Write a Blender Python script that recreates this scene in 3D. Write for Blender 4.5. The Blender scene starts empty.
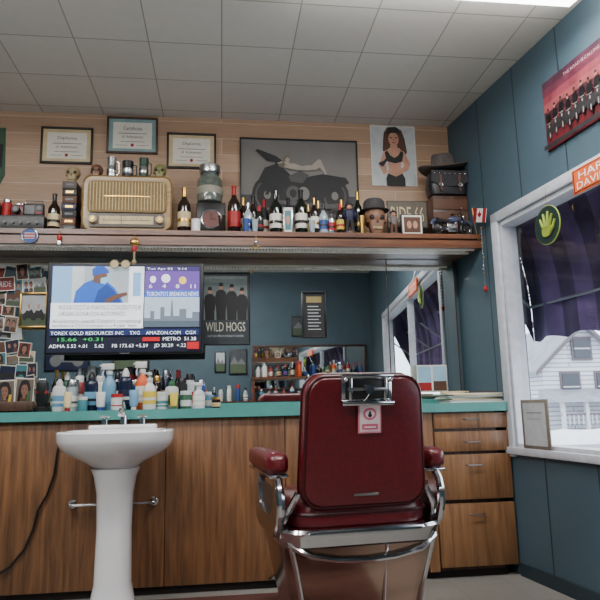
import bpy, bmesh, math, random
from mathutils import Vector, Matrix
random.seed(7)
rad=math.radians
# ------------------------------------------------------------------ survey of the room (camera + measured planes)
F=620.0; YAW=rad(7.3); PIT=rad(9.8); ROL=rad(1.26); HC=0.95
fw=Vector((math.sin(YAW)*math.cos(PIT),math.cos(YAW)*math.cos(PIT),math.sin(PIT)))
r0=Vector((math.cos(YAW),-math.sin(YAW),0)); u0=r0.cross(fw)
rt=r0*math.cos(ROL)-u0*math.sin(ROL); up=u0*math.cos(ROL)+r0*math.sin(ROL)
def ray(px,py): return fw+rt*((px-300)/F)+up*((300-py)/F)
def at(px,py,Y):
    d=ray(px,py); t=Y/d.y; return Vector((d.x*t,Y,HC+d.z*t))
CX,CY=1.602,4.0
SD=Vector((math.sin(rad(6.7)),-math.cos(rad(6.7)),0))
RW=Matrix.Translation((CX,CY,0))@Matrix.Rotation(math.atan2(SD.y,SD.x),4,'Z')   # local x along wall, y outward
RWi=RW.inverted()
def onr(px,py,off=0.0):
    o=RWi@Vector((0,0,HC)); d=RWi.to_3x3()@ray(px,py)
    t=(off-o.y)/d.y; p=o+d*t; return p.x,p.z
def wallx(Y): return CX+math.tan(rad(6.7))*(4.0-Y)
YW=4.0; YC=3.5; YS=3.65; ZS=2.01; ZCNT=0.955; YM=3.975
ZCEIL=HC+1.954
# ------------------------------------------------------------------ materials
def lin(c):
    return tuple(((v/255.)/12.92 if v/255.<=.04045 else ((v/255.+.055)/1.055)**2.4) for v in c)
_m={}
def M(name,c=(128,128,128),rough=.5,metal=0.,var=.10,sc=18.,emit=0.,bump=0.,coat=0.,trans=0.):
    if name in _m: return _m[name]
    m=bpy.data.materials.new(name); m.use_nodes=True; nt=m.node_tree; b=nt.nodes['Principled BSDF']
    col=lin(c)
    tc=nt.nodes.new('ShaderNodeTexCoord'); no=nt.nodes.new('ShaderNodeTexNoise'); no.inputs['Scale'].default_value=sc; no.inputs['Detail'].default_value=3
    nt.links.new(tc.outputs['Object'],no.inputs['Vector'])
    cr=nt.nodes.new('ShaderNodeValToRGB'); cr.color_ramp.elements[0].position=.3; cr.color_ramp.elements[1].position=.7
    cr.color_ramp.elements[0].color=tuple(v*(1-var) for v in col)+(1,); cr.color_ramp.elements[1].color=tuple(min(1,v*(1+var)) for v in col)+(1,)
    nt.links.new(no.outputs['Fac'],cr.inputs['Fac']); nt.links.new(cr.outputs['Color'],b.inputs['Base Color'])
    b.inputs['Roughness'].default_value=rough; b.inputs['Metallic'].default_value=metal
    if coat: b.inputs['Coat Weight'].default_value=coat
    if trans: b.inputs['Transmission Weight'].default_value=trans
    if emit:
        nt.links.new(cr.outputs['Color'],b.inputs['Emission Color']); b.inputs['Emission Strength'].default_value=emit
    if bump:
        bp=nt.nodes.new('ShaderNodeBump'); bp.inputs['Strength'].default_value=bump; bp.inputs['Distance'].default_value=.004
        nt.links.new(no.outputs['Fac'],bp.inputs['Height']); nt.links.new(bp.outputs['Normal'],b.inputs['Normal'])
    _m[name]=m; return m
def wood(name,c1,c2,vertical=True,rough=.45,stretch=14.,scale=3.,coat=.15,metal=0.):
    m=bpy.data.materials.new(name); m.use_nodes=True; nt=m.node_tree; b=nt.nodes['Principled BSDF']; N=nt.nodes.new; L=nt.links.new
    tc=N('ShaderNodeTexCoord'); mp=N('ShaderNodeMapping')
    mp.inputs['Scale'].default_value=(stretch,stretch,1) if vertical else (1,stretch,stretch)
    L(tc.outputs['Object'],mp.inputs['Vector'])
    n1=N('ShaderNodeTexNoise'); n1.inputs['Scale'].default_value=scale; n1.inputs['Detail'].default_value=6; n1.inputs['Distortion'].default_value=.6
    L(mp.outputs['Vector'],n1.inputs['Vector'])
    n2=N('ShaderNodeTexNoise'); n2.inputs['Scale'].default_value=1.6; L(tc.outputs['Object'],n2.inputs['Vector'])
    ad=N('ShaderNodeMath'); ad.operation='MULTIPLY_ADD'; ad.inputs[1].default_value=.35; L(n2.outputs['Fac'],ad.inputs[0]); L(n1.outputs['Fac'],ad.inputs[2])
    cr=N('ShaderNodeValToRGB'); cr.color_ramp.elements[0].position=.48; cr.color_ramp.elements[1].position=.86
    cr.color_ramp.elements[0].color=lin(c1)+(1,); cr.color_ramp.elements[1].color=lin(c2)+(1,)
    L(ad.outputs[0],cr.inputs['Fac']); L(cr.outputs['Color'],b.inputs['Base Color'])
    b.inputs['Roughness'].default_value=rough; b.inputs['Coat Weight'].default_value=coat; b.inputs['Coat Roughness'].default_value=.25; b.inputs['Metallic'].default_value=metal
    return m
def brickmat(name,c1,c2,mort,bw,rh,msize,axes='XZ',offset=.5,rough=.6,grain=0,bump=.3,bias=0.,gs=6):
    m=bpy.data.materials.new(name); m.use_nodes=True; nt=m.node_tree; b=nt.nodes['Principled BSDF']; N=nt.nodes.new; L=nt.links.new
    tc=N('ShaderNodeTexCoord'); sp=N('ShaderNodeSeparateXYZ'); cb=N('ShaderNodeCombineXYZ')
    L(tc.outputs['Object'],sp.inputs[0]); L(sp.outputs[axes[0]],cb.inputs[0]); L(sp.outputs[axes[1]],cb.inputs[1])
    br=N('ShaderNodeTexBrick'); br.offset=offset; br.inputs['Scale'].default_value=1; br.inputs['Brick Width'].default_value=bw; br.inputs['Row Height'].default_value=rh
    br.inputs['Mortar Size'].default_value=msize; br.inputs['Mortar Smooth'].default_value=.3; br.inputs['Bias'].default_value=bias
    br.inputs['Color1'].default_value=lin(c1)+(1,); br.inputs['Color2'].default_value=lin(c2)+(1,); br.inputs['Mortar'].default_value=lin(mort)+(1,)
    L(cb.outputs[0],br.inputs['Vector'])
    out=br.outputs['Color']
    if grain:
        mp=N('ShaderNodeMapping'); mp.inputs['Scale'].default_value=(2,2,30) if axes=='XZ' and grain>.15 else (gs,gs,gs); L(tc.outputs['Object'],mp.inputs['Vector'])
        no=N('ShaderNodeTexNoise'); no.inputs['Scale'].default_value=3; no.inputs['Detail'].default_value=5; L(mp.outputs['Vector'],no.inputs['Vector'])
        mr=N('ShaderNodeMapRange'); mr.inputs[3].default_value=1-grain; mr.inputs[4].default_value=1+grain; L(no.outputs['Fac'],mr.inputs[0])
        mx=N('ShaderNodeVectorMath'); mx.operation='SCALE'; L(out,mx.inputs[0]); L(mr.outputs[0],mx.inputs['Scale']); out=mx.outputs[0]
    L(out,b.inputs['Base Color']); b.inputs['Roughness'].default_value=rough
    bp=N('ShaderNodeBump'); bp.invert=True; bp.inputs['Strength'].default_value=bump; bp.inputs['Distance'].default_value=.004; L(br.outputs['Fac'],bp.inputs['Height']); L(bp.outputs['Normal'],b.inputs['Normal'])
    return m
W_=M('paint_white',(235,235,232),.5); BLK=M('black_plastic',(14,14,16),.4); CHR=M('chrome',(200,200,202),.12,1.,.03)
STL=M('brushed_steel',(150,150,150),.3,1.); GLD=M('brass',(190,150,80),.3,1.); RED=M('red',(160,22,24),.5); 
SKN=M('skin_print',(190,140,116),.6); PAP=M('paper',(226,221,208),.7,0,.05); DRK=M('dark_print',(28,26,28),.6)
BLU=M('blue',(36,70,136),.5); GRN=M('green',(54,104,64),.5); NAVY=M('navy',(20,27,56),.4); PNK=M('pink',(215,130,142),.6)
GRY=M('grey',(112,112,112),.6); LGR=M('light_grey',(180,183,186),.6); YEL=M('yellow',(210,180,60),.5); ORG=M('orange',(220,92,36),.5)
BRN=M('brown_print',(88,56,38),.6); CRM=M('cream',(206,186,142),.55); GLS=M('bottle_green_glass',(12,22,14),.12,0,.1,10,coat=.6)
GLB=M('bottle_amber_glass',(32,16,9),.12,0,.1,10,coat=.6); SLV=M('silver',(190,192,195),.25,1.); TUR=M('turquoise_laminate',(78,142,136),.4,0,.05)
DKW=wood('dark_wood',(45,26,18),(85,52,34)); TEAL=M('teal_print',(60,120,130),.5); BONE=M('bone',(158,138,100),.6)
CERAM=M('white_ceramic',(226,226,228),.12,0,.02,coat=.6); LEA=M('burgundy_leather',(92,12,22),.34,0,.18,60,bump=.15,coat=.15)
LEAD=M('burgundy_piping',(56,6,13),.4); CLR=M('clear_plastic',(160,174,180),.12,coat=.5)
# ------------------------------------------------------------------ mesh builder
class B:
    def __init__(s,name,T=None): s.n=name; s.bm=bmesh.new(); s.ms=[]; s.T=T or Matrix.Identity(4)
    def mi(s,m):
        if m not in s.ms: s.ms.append(m)
        return s.ms.index(m)
    def add(s,vs,fs,m):
        i=s.mi(m); bv=[s.bm.verts.new(s.T@Vector(v)) for v in vs]; out=[]
        for f in fs:
            try: q=s.bm.faces.new([bv[k] for k in f]); q.material_index=i; q.smooth=True; out.append(q)
            except ValueError: pass
        return bv,out
    def box(s,c,sz,m,bev=0.,R=None):
        hx,hy,hz=[v/2 for v in sz]; R=R or Matrix.Identity(3); c=Vector(c)
        vs=[c+R@Vector((x*hx,y*hy,z*hz)) for x in(-1,1) for y in(-1,1) for z in(-1,1)]
        fs=[(0,1,3,2),(4,6,7,5),(0,4,5,1),(2,3,7,6),(0,2,6,4),(1,5,7,3)]
        bv,fc=s.add(vs,fs,m)
        if bev>0:
            es=list({e for f in fc for e in f.edges}); bmesh.ops.bevel(s.bm,geom=es,offset=bev,segments=2,affect='EDGES',profile=.5,material=-1)
    def b2(s,p0,p1,m,bev=0.):
        s.box([(a+b)/2 for a,b in zip(p0,p1)],[abs(b-a) for a,b in zip(p0,p1)],m,bev)
    def loft(s,rings,m,cap=True):
        n=len(rings[0]); vs=[p for r in rings for p in r]; fs=[]
        for i in range(len(rings)-1):
            for j in range(n):
                k=(j+1)%n; fs.append((i*n+j,i*n+k,(i+1)*n+k,(i+1)*n+j))
        if cap: fs.append(tuple(range(n-1,-1,-1))); fs.append(tuple((len(rings)-1)*n+j for j in range(n)))
        s.add(vs,fs,m)
    def cyl(s,p0,p1,ra,rb,m,seg=16):
        p0=Vector(p0);p1=Vector(p1); d=(p1-p0).normalized(); a=d.orthogonal().normalized(); b=d.cross(a)
        s.loft([[p+(a*math.cos(t)+b*math.sin(t))*r for t in [2*math.pi*k/seg for k in range(seg)]] for p,r in((p0,max(ra,1e-4)),(p1,max(rb,1e-4)))],m)
    def lathe(s,c,prof,m,seg=20,sx=1.,sy=1.):
        c=Vector(c)
        s.loft([[c+Vector((max(r,2e-4)*math.cos(t)*sx,max(r,2e-4)*math.sin(t)*sy,z)) for t in [2*math.pi*k/seg for k in range(seg)]] for r,z in prof],m)
    def tube(s,pts,r,m,seg=8,closed=False):
        P=[Vector(p) for p in pts]; n=len(P); rings=[]; a=None
        for i,p in enumerate(P):
            d=((P[(i+1)%n]-P[i-1]) if closed else (P[min(i+1,n-1)]-P[max(i-1,0)])).normalized()
            if a is None: a=d.orthogonal().normalized()
            a=(a-d*a.dot(d)).normalized(); b=d.cross(a); rr=r[i] if isinstance(r,(list,tuple)) else r
            rings.append([p+(a*math.cos(t)+b*math.sin(t))*rr for t in [2*math.pi*k/seg for k in range(seg)]])
        if closed: rings.append(rings[0]); s.loft(rings,m,False)
        else: s.loft(rings,m)
    def sph(s,c,r,m,seg=16,rg=10):
        if not isinstance(r,(tuple,list)): r=(r,r,r)
        c=Vector(c)
        s.loft([[c+Vector((r[0]*math.sin(f)*math.cos(t),r[1]*math.sin(f)*math.sin(t),-r[2]*math.cos(f))) for t in [2*math.pi*k/seg for k in range(seg)]] for f in [max(.02,min(math.pi-.02,math.pi*q/rg)) for q in range(rg+1)]],m)
    def prism(s,pts,ext,m):
        e=Vector(ext); P=[Vector(p) for p in pts]; s.loft([P,[p+e for p in P]],m)
    def torus(s,c,R,r,ax,m,seg=24,sg=8):
        ax=Vector(ax).normalized(); a=ax.orthogonal().normalized(); b=ax.cross(a); c=Vector(c)
        s.tube([c+(a*math.cos(t)+b*math.sin(t))*R for t in [2*math.pi*k/seg for k in range(seg)]],r,m,sg,True)
    def text(s,txt,O,U,V,w,h,m):
        cu=bpy.data.curves.new('t','FONT'); cu.body=txt; cu.resolution_u=2; ob=bpy.data.objects.new('t',cu); bpy.context.scene.collection.objects.link(ob)
        bpy.context.view_layer.update(); me=ob.to_mesh()
        if len(me.vertices):
            xs=[v.co.x for v in me.vertices]; ys=[v.co.y for v in me.vertices]; x0,x1,y0,y1=min(xs),max(xs),min(ys),max(ys)
            vs=[O+U*((v.co.x-x0)/(x1-x0)*w)+V*((v.co.y-y0)/max(1e-6,(y1-y0))*h) for v in me.vertices]
            s.add(vs,[tuple(p.vertices) for p in me.polygons],m)
        ob.to_mesh_clear(); bpy.data.objects.remove(ob); bpy.data.curves.remove(cu)
    def art(s,O,U,V,shapes,step=.0007):
        """flat printed shapes on a panel. O corner, U/V full width/height vectors"""
        O=Vector(O);U=Vector(U);V=Vector(V); Nn=U.cross(V).normalized(); k=0
        for sh in shapes:
            k+=1; P=lambda u,v:O+U*u+V*v+Nn*(step*k)
            if sh[0]=='r': _,a,b_,c,d,m=sh; s.add([P(a,b_),P(c,b_),P(c,d),P(a,d)],[(0,1,2,3)],m)
            elif sh[0]=='p': pts=[P(*q) for q in sh[1]]; s.add(pts,[tuple(range(len(pts)))],sh[2])
            elif sh[0]=='e': _,cu,cv,ru,rv,m=sh; s.add([P(cu+ru*math.cos(t*math.pi/9),cv+rv*math.sin(t*math.pi/9)) for t in range(18)],[tuple(range(18))],m)
            elif sh[0]=='t': _,tx,u,v,w,h,m=sh; s.text(tx,P(u,v),U,V,w,h,m)
    def done(s,W=None,sharp=38,keep=False):
        bm=s.bm; bmesh.ops.recalc_face_normals(bm,faces=[f for f in bm.faces if True])
        me=bpy.data.meshes.new(s.n); 
        if W is None and not keep:
            xs=[v.co for v in bm.verts]; o=Vector(((min(v.x for v in xs)+max(v.x for v in xs))/2,(min(v.y for v in xs)+max(v.y for v in xs))/2,min(v.z for v in xs)))
            for v in bm.verts: v.co-=o
            W=Matrix.Translation(o)
        bm.to_mesh(me); bm.free()
        for m in s.ms: me.materials.append(m)
        try: me.set_sharp_from_angle(angle=rad(sharp))
        except Exception: pass
        ob=bpy.data.objects.new(s.n,me); bpy.context.scene.collection.objects.link(ob)
        if W is not None: ob.matrix_world=W
        return ob
def rrect(w,h,r,n=5,top=1.):
    o=[]
    for cx,cy,a0 in((w/2-r,h/2-r,0),(-w/2+r,h/2-r,90),(-w/2+r,-h/2+r,180),(w/2-r,-h/2+r,270)):
        for k in range(n+1):
            t=rad(a0+90*k/n); x=cx+r*math.cos(t); y=cy+r*math.sin(t); f=1+(top-1)*((y+h/2)/h); o.append((x*f,y))
    return o
# ------------------------------------------------------------------ room shell
mceil=brickmat('ceiling_tile',(220,216,208),(212,208,200),(162,157,149),.39,.39,.004,'XY',0.,.8,.05,.3)
mplank=brickmat('wood_plank_cladding',(182,150,124),(156,122,96),(196,168,144),1.9,.115,.003,'XZ',.37,.5,.26,.15)
mteal=brickmat('teal_panelling',(68,88,99),(65,85,95),(30,44,52),.405,5.,.006,'XZ',0.,.5,.06,.6)
mteal2=M('teal_wall_paint',(68,88,99),.55,0,.06,6)
mfloor=brickmat('floor_tile',(140,136,130),(136,132,126),(118,114,108),.305,.305,.002,'XY',0.,.4,.22,.08,gs=30)
b=B('floor'); b.b2((-3.3,-1.1,-.1),(2.5,4.1,0),mfloor); b.done(keep=True)
b=B('ceiling'); b.b2((-3.3,-1.1,ZCEIL),(2.5,4.1,ZCEIL+.1),mceil); b.done(keep=True)
b=B('wall_back'); b.b2((-3.3,YW,0),(1.75,YW+.1,ZS-.1),mteal2); b.b2((-3.3,YW,ZS-.1),(1.75,YW+.1,ZCEIL),mplank); b.done(keep=True)
b=B('wall_left'); b.b2((-3.3,-1.1,0),(-3.2,4.0,ZCEIL),mteal2); b.done(keep=True)
b=B('wall_rear'); b.b2((-3.2,-1.0,0),(2.4,-.9,ZCEIL),mteal2); b.done(keep=True)
s0,s1,zb,zt=.56,3.6,.70,2.03
b=B('wall_right')
b.b2((-.1,0,0),(s0,.12,ZCEIL),mteal); b.b2((s1,0,0),(5.05,.12,ZCEIL),mteal); b.b2((s0,0,0),(s1,.12,zb),mteal); b.b2((s0,0,zt),(s1,.12,ZCEIL),mteal); b.done(W=RW)
# window
mfr=M('window_frame_white',(196,198,206),.4)
mg=bpy.data.materials.new('window_glass'); mg.use_nodes=True; nt=mg.node_tree; nt.nodes.clear()
o=nt.nodes.new('ShaderNodeOutputMaterial'); tr=nt.nodes.new('ShaderNodeBsdfTransparent'); gl=nt.nodes.new('ShaderNodeBsdfGlossy'); gl.inputs['Roughness'].default_value=.02; mx=nt.nodes.new('ShaderNodeMixShader'); mx.inputs[0].default_value=.07
tr.inputs['Color'].default_value=(.93,.96,.98,1); nt.links.new(tr.outputs[0],mx.inputs[1]); nt.links.new(gl.outputs[0],mx.inputs[2]); nt.links.new(mx.outputs[0],o.inputs[0])
b=B('window_1'); tw=.065
b.b2((s0-tw,-.02,zb-.055),(s0,.0,zt+.06),mfr,.004); b.b2((s1,-.02,zb-.055),(s1+tw,.0,zt+.06),mfr,.004)
b.b2((s0-tw,-.02,zt),(s1+tw,.0,zt+.06),mfr,.004); b.b2((s0-tw,-.035,zb-.04),(s1+tw,.0,zb),mfr,.004)
b.b2((s0,0,zb),(s0+.02,.1,zt),mfr); b.b2((s1-.03,0,zb),(s1,.1,zt),mfr); b.b2((s0,0,zt-.03),(s1,.1,zt),mfr); b.b2((s0,0,zb),(s1,.1,zb+.02),mfr)
b.b2((2.05,.02,zb),(2.10,.08,zt),mfr)
b.add([(s0+.02,.06,zb+.02),(s1-.03,.06,zb+.02),(s1-.03,.06,zt-.03),(s0+.02,.06,zt-.03)],[(0,1,2,3)],mg)
b.done(W=RW)
b=B('baseboard_right'); b.b2((.52,-.012,0),(5.0,-.001,.07),M('baseboard_teal',(38,52,60),.5)); b.done(W=RW)
# dark striped fabric awning outside the window: sloping roof panel + hanging scalloped valance
mv=M('awning_fabric_purple',(98,78,120),.85,0,.35,5); mv2=M('awning_fabric_dark',(66,52,82),.85,0,.35,5); AL=M('awning_frame',(150,152,156),.4,.8)
b=B('window_awning'); n=168; a0,a1=s0-.32,s1+.25; L=a1-a0
prof=[(.125,2.30,0),(.20,2.20,0),(.28,2.06,.3),(.34,1.90,.6),(.375,1.72,.8),(.39,1.55,1.),(.392,1.42,1.),(.394,1.33,1.)]
cols_=[]
for i in range(n+1):
    s=a0+L*i/n; cols_.append([(s,y+.014*w*math.sin(s*26)+.010*w*math.sin(s*11),z+(.024*abs(math.sin(s*math.pi/.28)) if j==len(prof)-1 else 0)) for j,(y,z,w) in enumerate(prof)])
for i in range(n):
    m_=mv if (i//7)%2 else mv2
    for j in range(len(prof)-1): b.add([cols_[i][j],cols_[i][j+1],cols_[i+1][j+1],cols_[i+1][j]],[(0,1,2,3)],m_)
for s in(a0,a1): b.add([(s,y,z) for y,z,_ in prof]+[(s,.125,1.9)],[tuple(range(len(prof)+1))],mv2)
b.tube([(a0,.13,2.30),(a1,.13,2.30)],.012,AL); b.tube([(a0,.375,1.56),(a1,.375,1.56)],.009,AL)
for s in(a0+.02,1.25,2.0,2.75,a1-.02): b.tube([(s,.125,1.75),(s,.375,1.56)],.009,AL)
b.done(W=RW)
# ------------------------------------------------------------------ outside
b=B('ground_outside'); b.b2((-60,-60,-.5),(90,110,-.3),M('snowy_ground',(205,207,212),.9,0,.12,.6)); b.done(keep=True)
b=B('asphalt_road'); b.prism([(4,12.5,-.299),(60,12.5,-.299),(60,17.2,-.299),(4,17.2,-.299)],(0,0,.01),M('wet_asphalt',(120,122,128),.5,0,.2,1.5)); b.done()
SID=brickmat('white_siding',(200,203,210),(192,195,203),(132,138,148),6.,.20,.03,'XZ',.5,.7,0,.5)
b=B('house'); hx,hy=14.6,27.
b.b2((hx,hy,-.3),(hx+9,hy+8,2.6),SID)
RF=M('snowy_roof',(140,142,152),.9,0,.15,2); TRM=M('house_trim',(96,88,92),.7); WN=M('house_window_glass',(52,58,70),.2)
b.prism([(hx-.2,hy+.05,2.5),(hx+4.2,hy+.05,2.5),(hx+2.0,hy+.05,4.5)],(0,7.5,0),SID)
for sg in(-1,1):
    e=hx+2.0+sg*2.5
    b.prism([(hx+2.0,hy-.35,4.66),(e,hy-.35,2.36),(e,hy-.35,2.22),(hx+2.0,hy-.35,4.50)],(0,8.,0),RF)
    b.prism([(hx+2.0,hy-.40,4.56),(e,hy-.40,2.28),(e,hy-.40,2.12),(hx+2.0,hy-.40,4.38)],(0,.06,0),TRM)
b.prism([(hx+4.2,hy-.4,2.5),(hx+4.2,hy+8.2,2.5),(hx+4.2,hy+4,4.2)],(5.,0,0),RF)
for x,z,w,h in((.9,1.0,.8,1.2),(2.6,1.0,.8,1.2),(1.6,2.9,.8,.9),(5.2,.9,1.,1.2),(7.2,.9,1.,1.2)):
    b.b2((hx+x-.1,hy-.06,z-.1),(hx+x+w+.1,hy-.01,z+h+.1),TRM); b.b2((hx+x,hy-.09,z),(hx+x+w,hy-.05,z+h),WN); b.b2((hx+x,hy-.11,z+h/2-.03),(hx+x+w,hy-.08,z+h/2+.03),LGR)
b.prism([(hx-.3,hy-1.6,.9),(hx-.3,hy,.9),(hx-.3,hy,1.5)],(4.,0,0),RF)
for x in(0,1.1,2.2,3.4): b.b2((hx+x,hy-1.4,-.3),(hx+x+.15,hy-1.25,.9),LGR)
for k in range(16): b.b2((hx+.1+k*.21,hy-1.36,-.05),(hx+.15+k*.21,hy-1.31,.35),LGR)
b.b2((hx,hy-1.38,.35),(hx+3.5,hy-1.28,.42),TRM); b.done()
b=B('snow_bank'); rs=random.Random(4); rings=[]
for k in range(40):
    x=6+.45*k; h=.32+.16*rs.random(); y0=19+.5*math.sin(k*.5); rings.append([(x,y0-.9,-.3),(x,y0-.5,-.3+h*.6),(x,y0,-.3+h),(x,y0+.5,-.3+h*.7),(x,y0+1.0,-.3)])
b.loft(rings,M('snow',(214,217,224),.9,0,.08,3)); b.done()
BARK=M('bark',(84,76,74),.9)
def tree(x,y,h,seed):
    R=random.Random(seed); b=B('bare_tree')
    def br(p,d,l,r,k):
        q=p+d*l*.5+Vector((R.uniform(-.05,.05),R.uniform(-.05,.05),0))*l; e=p+d*l; b.tube([p,q,e],[r,r*.85,r*.65],BARK,5)
        if k>0:
            for _ in range(3): nd=(d+Vector((R.uniform(-.8,.8),R.uniform(-.8,.8),R.uniform(-.1,.5)))).normalized(); br(e,nd,l*.68,r*.6,k-1)
    br(Vector((x,y,-.3)),Vector((0,0,1)),h*.36,h*.02,5); b.done()
tree(17.8,46,14,3); tree(25.5,46,15,5); tree(12.4,27.5,7.5,9)
# ------------------------------------------------------------------ mirror + shelf + counter + cabinets
mm=bpy.data.materials.new('mirror_silver'); mm.use_nodes=True; bs=mm.node_tree.nodes['Principled BSDF']; bs.inputs['Metallic'].default_value=1; bs.inputs['Roughness'].default_value=.015; bs.inputs['Base Color'].default_value=(.80,.84,.84,1)
b=B('wall_mirror'); b.b2((-2.9,YM,.99),(1.575,YW-.003,1.918),mm)
for x in(-2.9,at(389,330,YM).x,1.57): b.b2((x-.003,YM-.003,.99),(x+.003,YM-.0005,1.918),DKW)
b.done()
wsh=wood('shelf_wood',(78,44,28),(122,76,50),False,.3,coat=.4)
b=B('wall_shelf')
b.prism([(-3.1,YS,ZS-.04),(wallx(YS)-.004,YS,ZS-.04),(wallx(YW)-.004,YW-.002,ZS-.04),(-3.1,YW-.002,ZS-.04)],(0,0,.04),wsh)
b.prism([(-3.1,YS,ZS-.09),(wallx(YS)-.004,YS,ZS-.09),(wallx(YS)-.008,YS+.025,ZS-.09),(-3.1,YS+.025,ZS-.09)],(0,0,.06),wsh)
b.prism([(-3.1,YS+.03,ZS-.088),(wallx(YS)-.012,YS+.03,ZS-.088),(wallx(YW)-.006,YW-.002,ZS-.088),(-3.1,YW-.002,ZS-.088)],(0,0,.03),wood('shelf_underside',(96,66,46),(134,98,72),False,.35))
gr=M('shelf_gleam_grille',(205,200,190),.3,.2,emit=.12)  # pale slats with a faint glow, painted in for gleams under the shelf
x=-3.0
while x<1.56:
    b.b2((x,YS+.03,ZS-.1),(x+.010,YS+.12,ZS-.088),gr); x+=.020
b.b2((-3.05,YS+.026,ZS-.100),(1.6,YS+.034,ZS-.088),gr); b.b2((-3.05,YS+.12,ZS-.100),(1.6,YS+.13,ZS-.088),gr)
b.done()
wc=wood('cabinet_wood',(88,58,36),(136,94,60)); wc2=wood('drawer_wood',(106,72,46),(148,106,70))
b=B('barber_counter'); wx=wallx
b.prism([(-3.1,3.47,.905),(wx(3.47)-.004,3.47,.905),(wx(YW)-.006,YW-.004,.905),(-3.1,YW-.004,.905)],(0,0,.05),TUR)
b.b2((-3.1,3.95,.955),(1.575,3.97,.985),TUR)
b.b2((-3.1,3.53,.0),(1.60,3.99,.05),M('toe_kick',(28,20,16),.7))
X165=at(165,500,YC).x; XA=at(426,500,YC).x; XB=at(437,500,YC).x; X270=at(286,500,YC).x
b.b2((-3.1,3.515,.04),(1.58,3.98,.905),DKW)
for a,c in((-3.1,-2.3),(-2.3,X165-1.0),(X165-1.0,X165),(X165,X270),(X270,XA)): b.b2((a+.002,YC,.045),(c-.002,3.515,.90),wc,.002)
b.b2((XA+.004,YC-.004,.04),(XB-.004,3.515,.9),wc2)
XR=wx(YC)-.012; zs=[]
for py0,py1 in((409,428),(431,451),(454,499),(503,566)):
    za=at(472,py0,YC).z; zb_=at(472,py1,YC).z; 
    b.b2((XB+.004,YC-.012,max(zb_,.04)),(XR,3.515,min(za,.895)),wc2,.003); zs.append(((za+zb_)/2,za,zb_))
for k,(zm,za,zb_) in enumerate(zs):
    zh=zm if k<2 else za-.055; xm=(XB+XR)/2
    b.tube([(xm-.045,YC-.012,zh),(xm-.04,YC-.032,zh-.004),(xm+.04,YC-.032,zh-.004),(xm+.045,YC-.012,zh)],.004,STL,6)
b.done()
# ------------------------------------------------------------------ television
pa=at(50,264,3.72); pb=at(201,351,3.72); tvw=pb.x-pa.x; z0=pb.z; z1=pa.z
E=lambda n,c,e=1.0: M('screen_'+n,c,.4,0,.04,20,emit=e)
b=B('television')
b.b2((pa.x-.012,3.725,z0-.012),(pb.x+.012,3.765,z1+.012),BLK,.006); b.b2((pa.x+.15,3.765,z0+.1),(pb.x-.15,3.80,z1-.1),BLK,.01)
b.b2((pa.x+tvw/2-.05,3.80,z0+.15),(pa.x+tvw/2+.05,3.972,z0+.3),BLK,.004)
b.b2((pa.x+tvw/2-.03,3.724,z0-.011),(pa.x+tvw/2+.03,3.726,z0-.006),SLV)
def U(x):return (x-50)/151.
def V(y):return (351-y)/87.
def R_(x0,y0,x1,y1,m):return('r',U(x0),V(y1),U(x1),V(y0),m)
def T_(t,x0,y0,x1,y1,m):return('t',t,U(x0),V(y1),U(x1)-U(x0),V(y0)-V(y1),m)
wt=E('white',(225,230,235)); nv=E('navy',(8,12,34)); bk=E('black',(6,6,8)); bl=E('blue',(24,84,176)); bl2=E('blueshade',(14,56,130)); pu=E('purple',(96,62,150)); sk=E('skin',(92,60,46)); sg=E('grey',(150,160,168)); lb=E('lightblue',(120,165,205)); rd=E('red',(170,20,30)); gn=E('green',(50,180,80))
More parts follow.
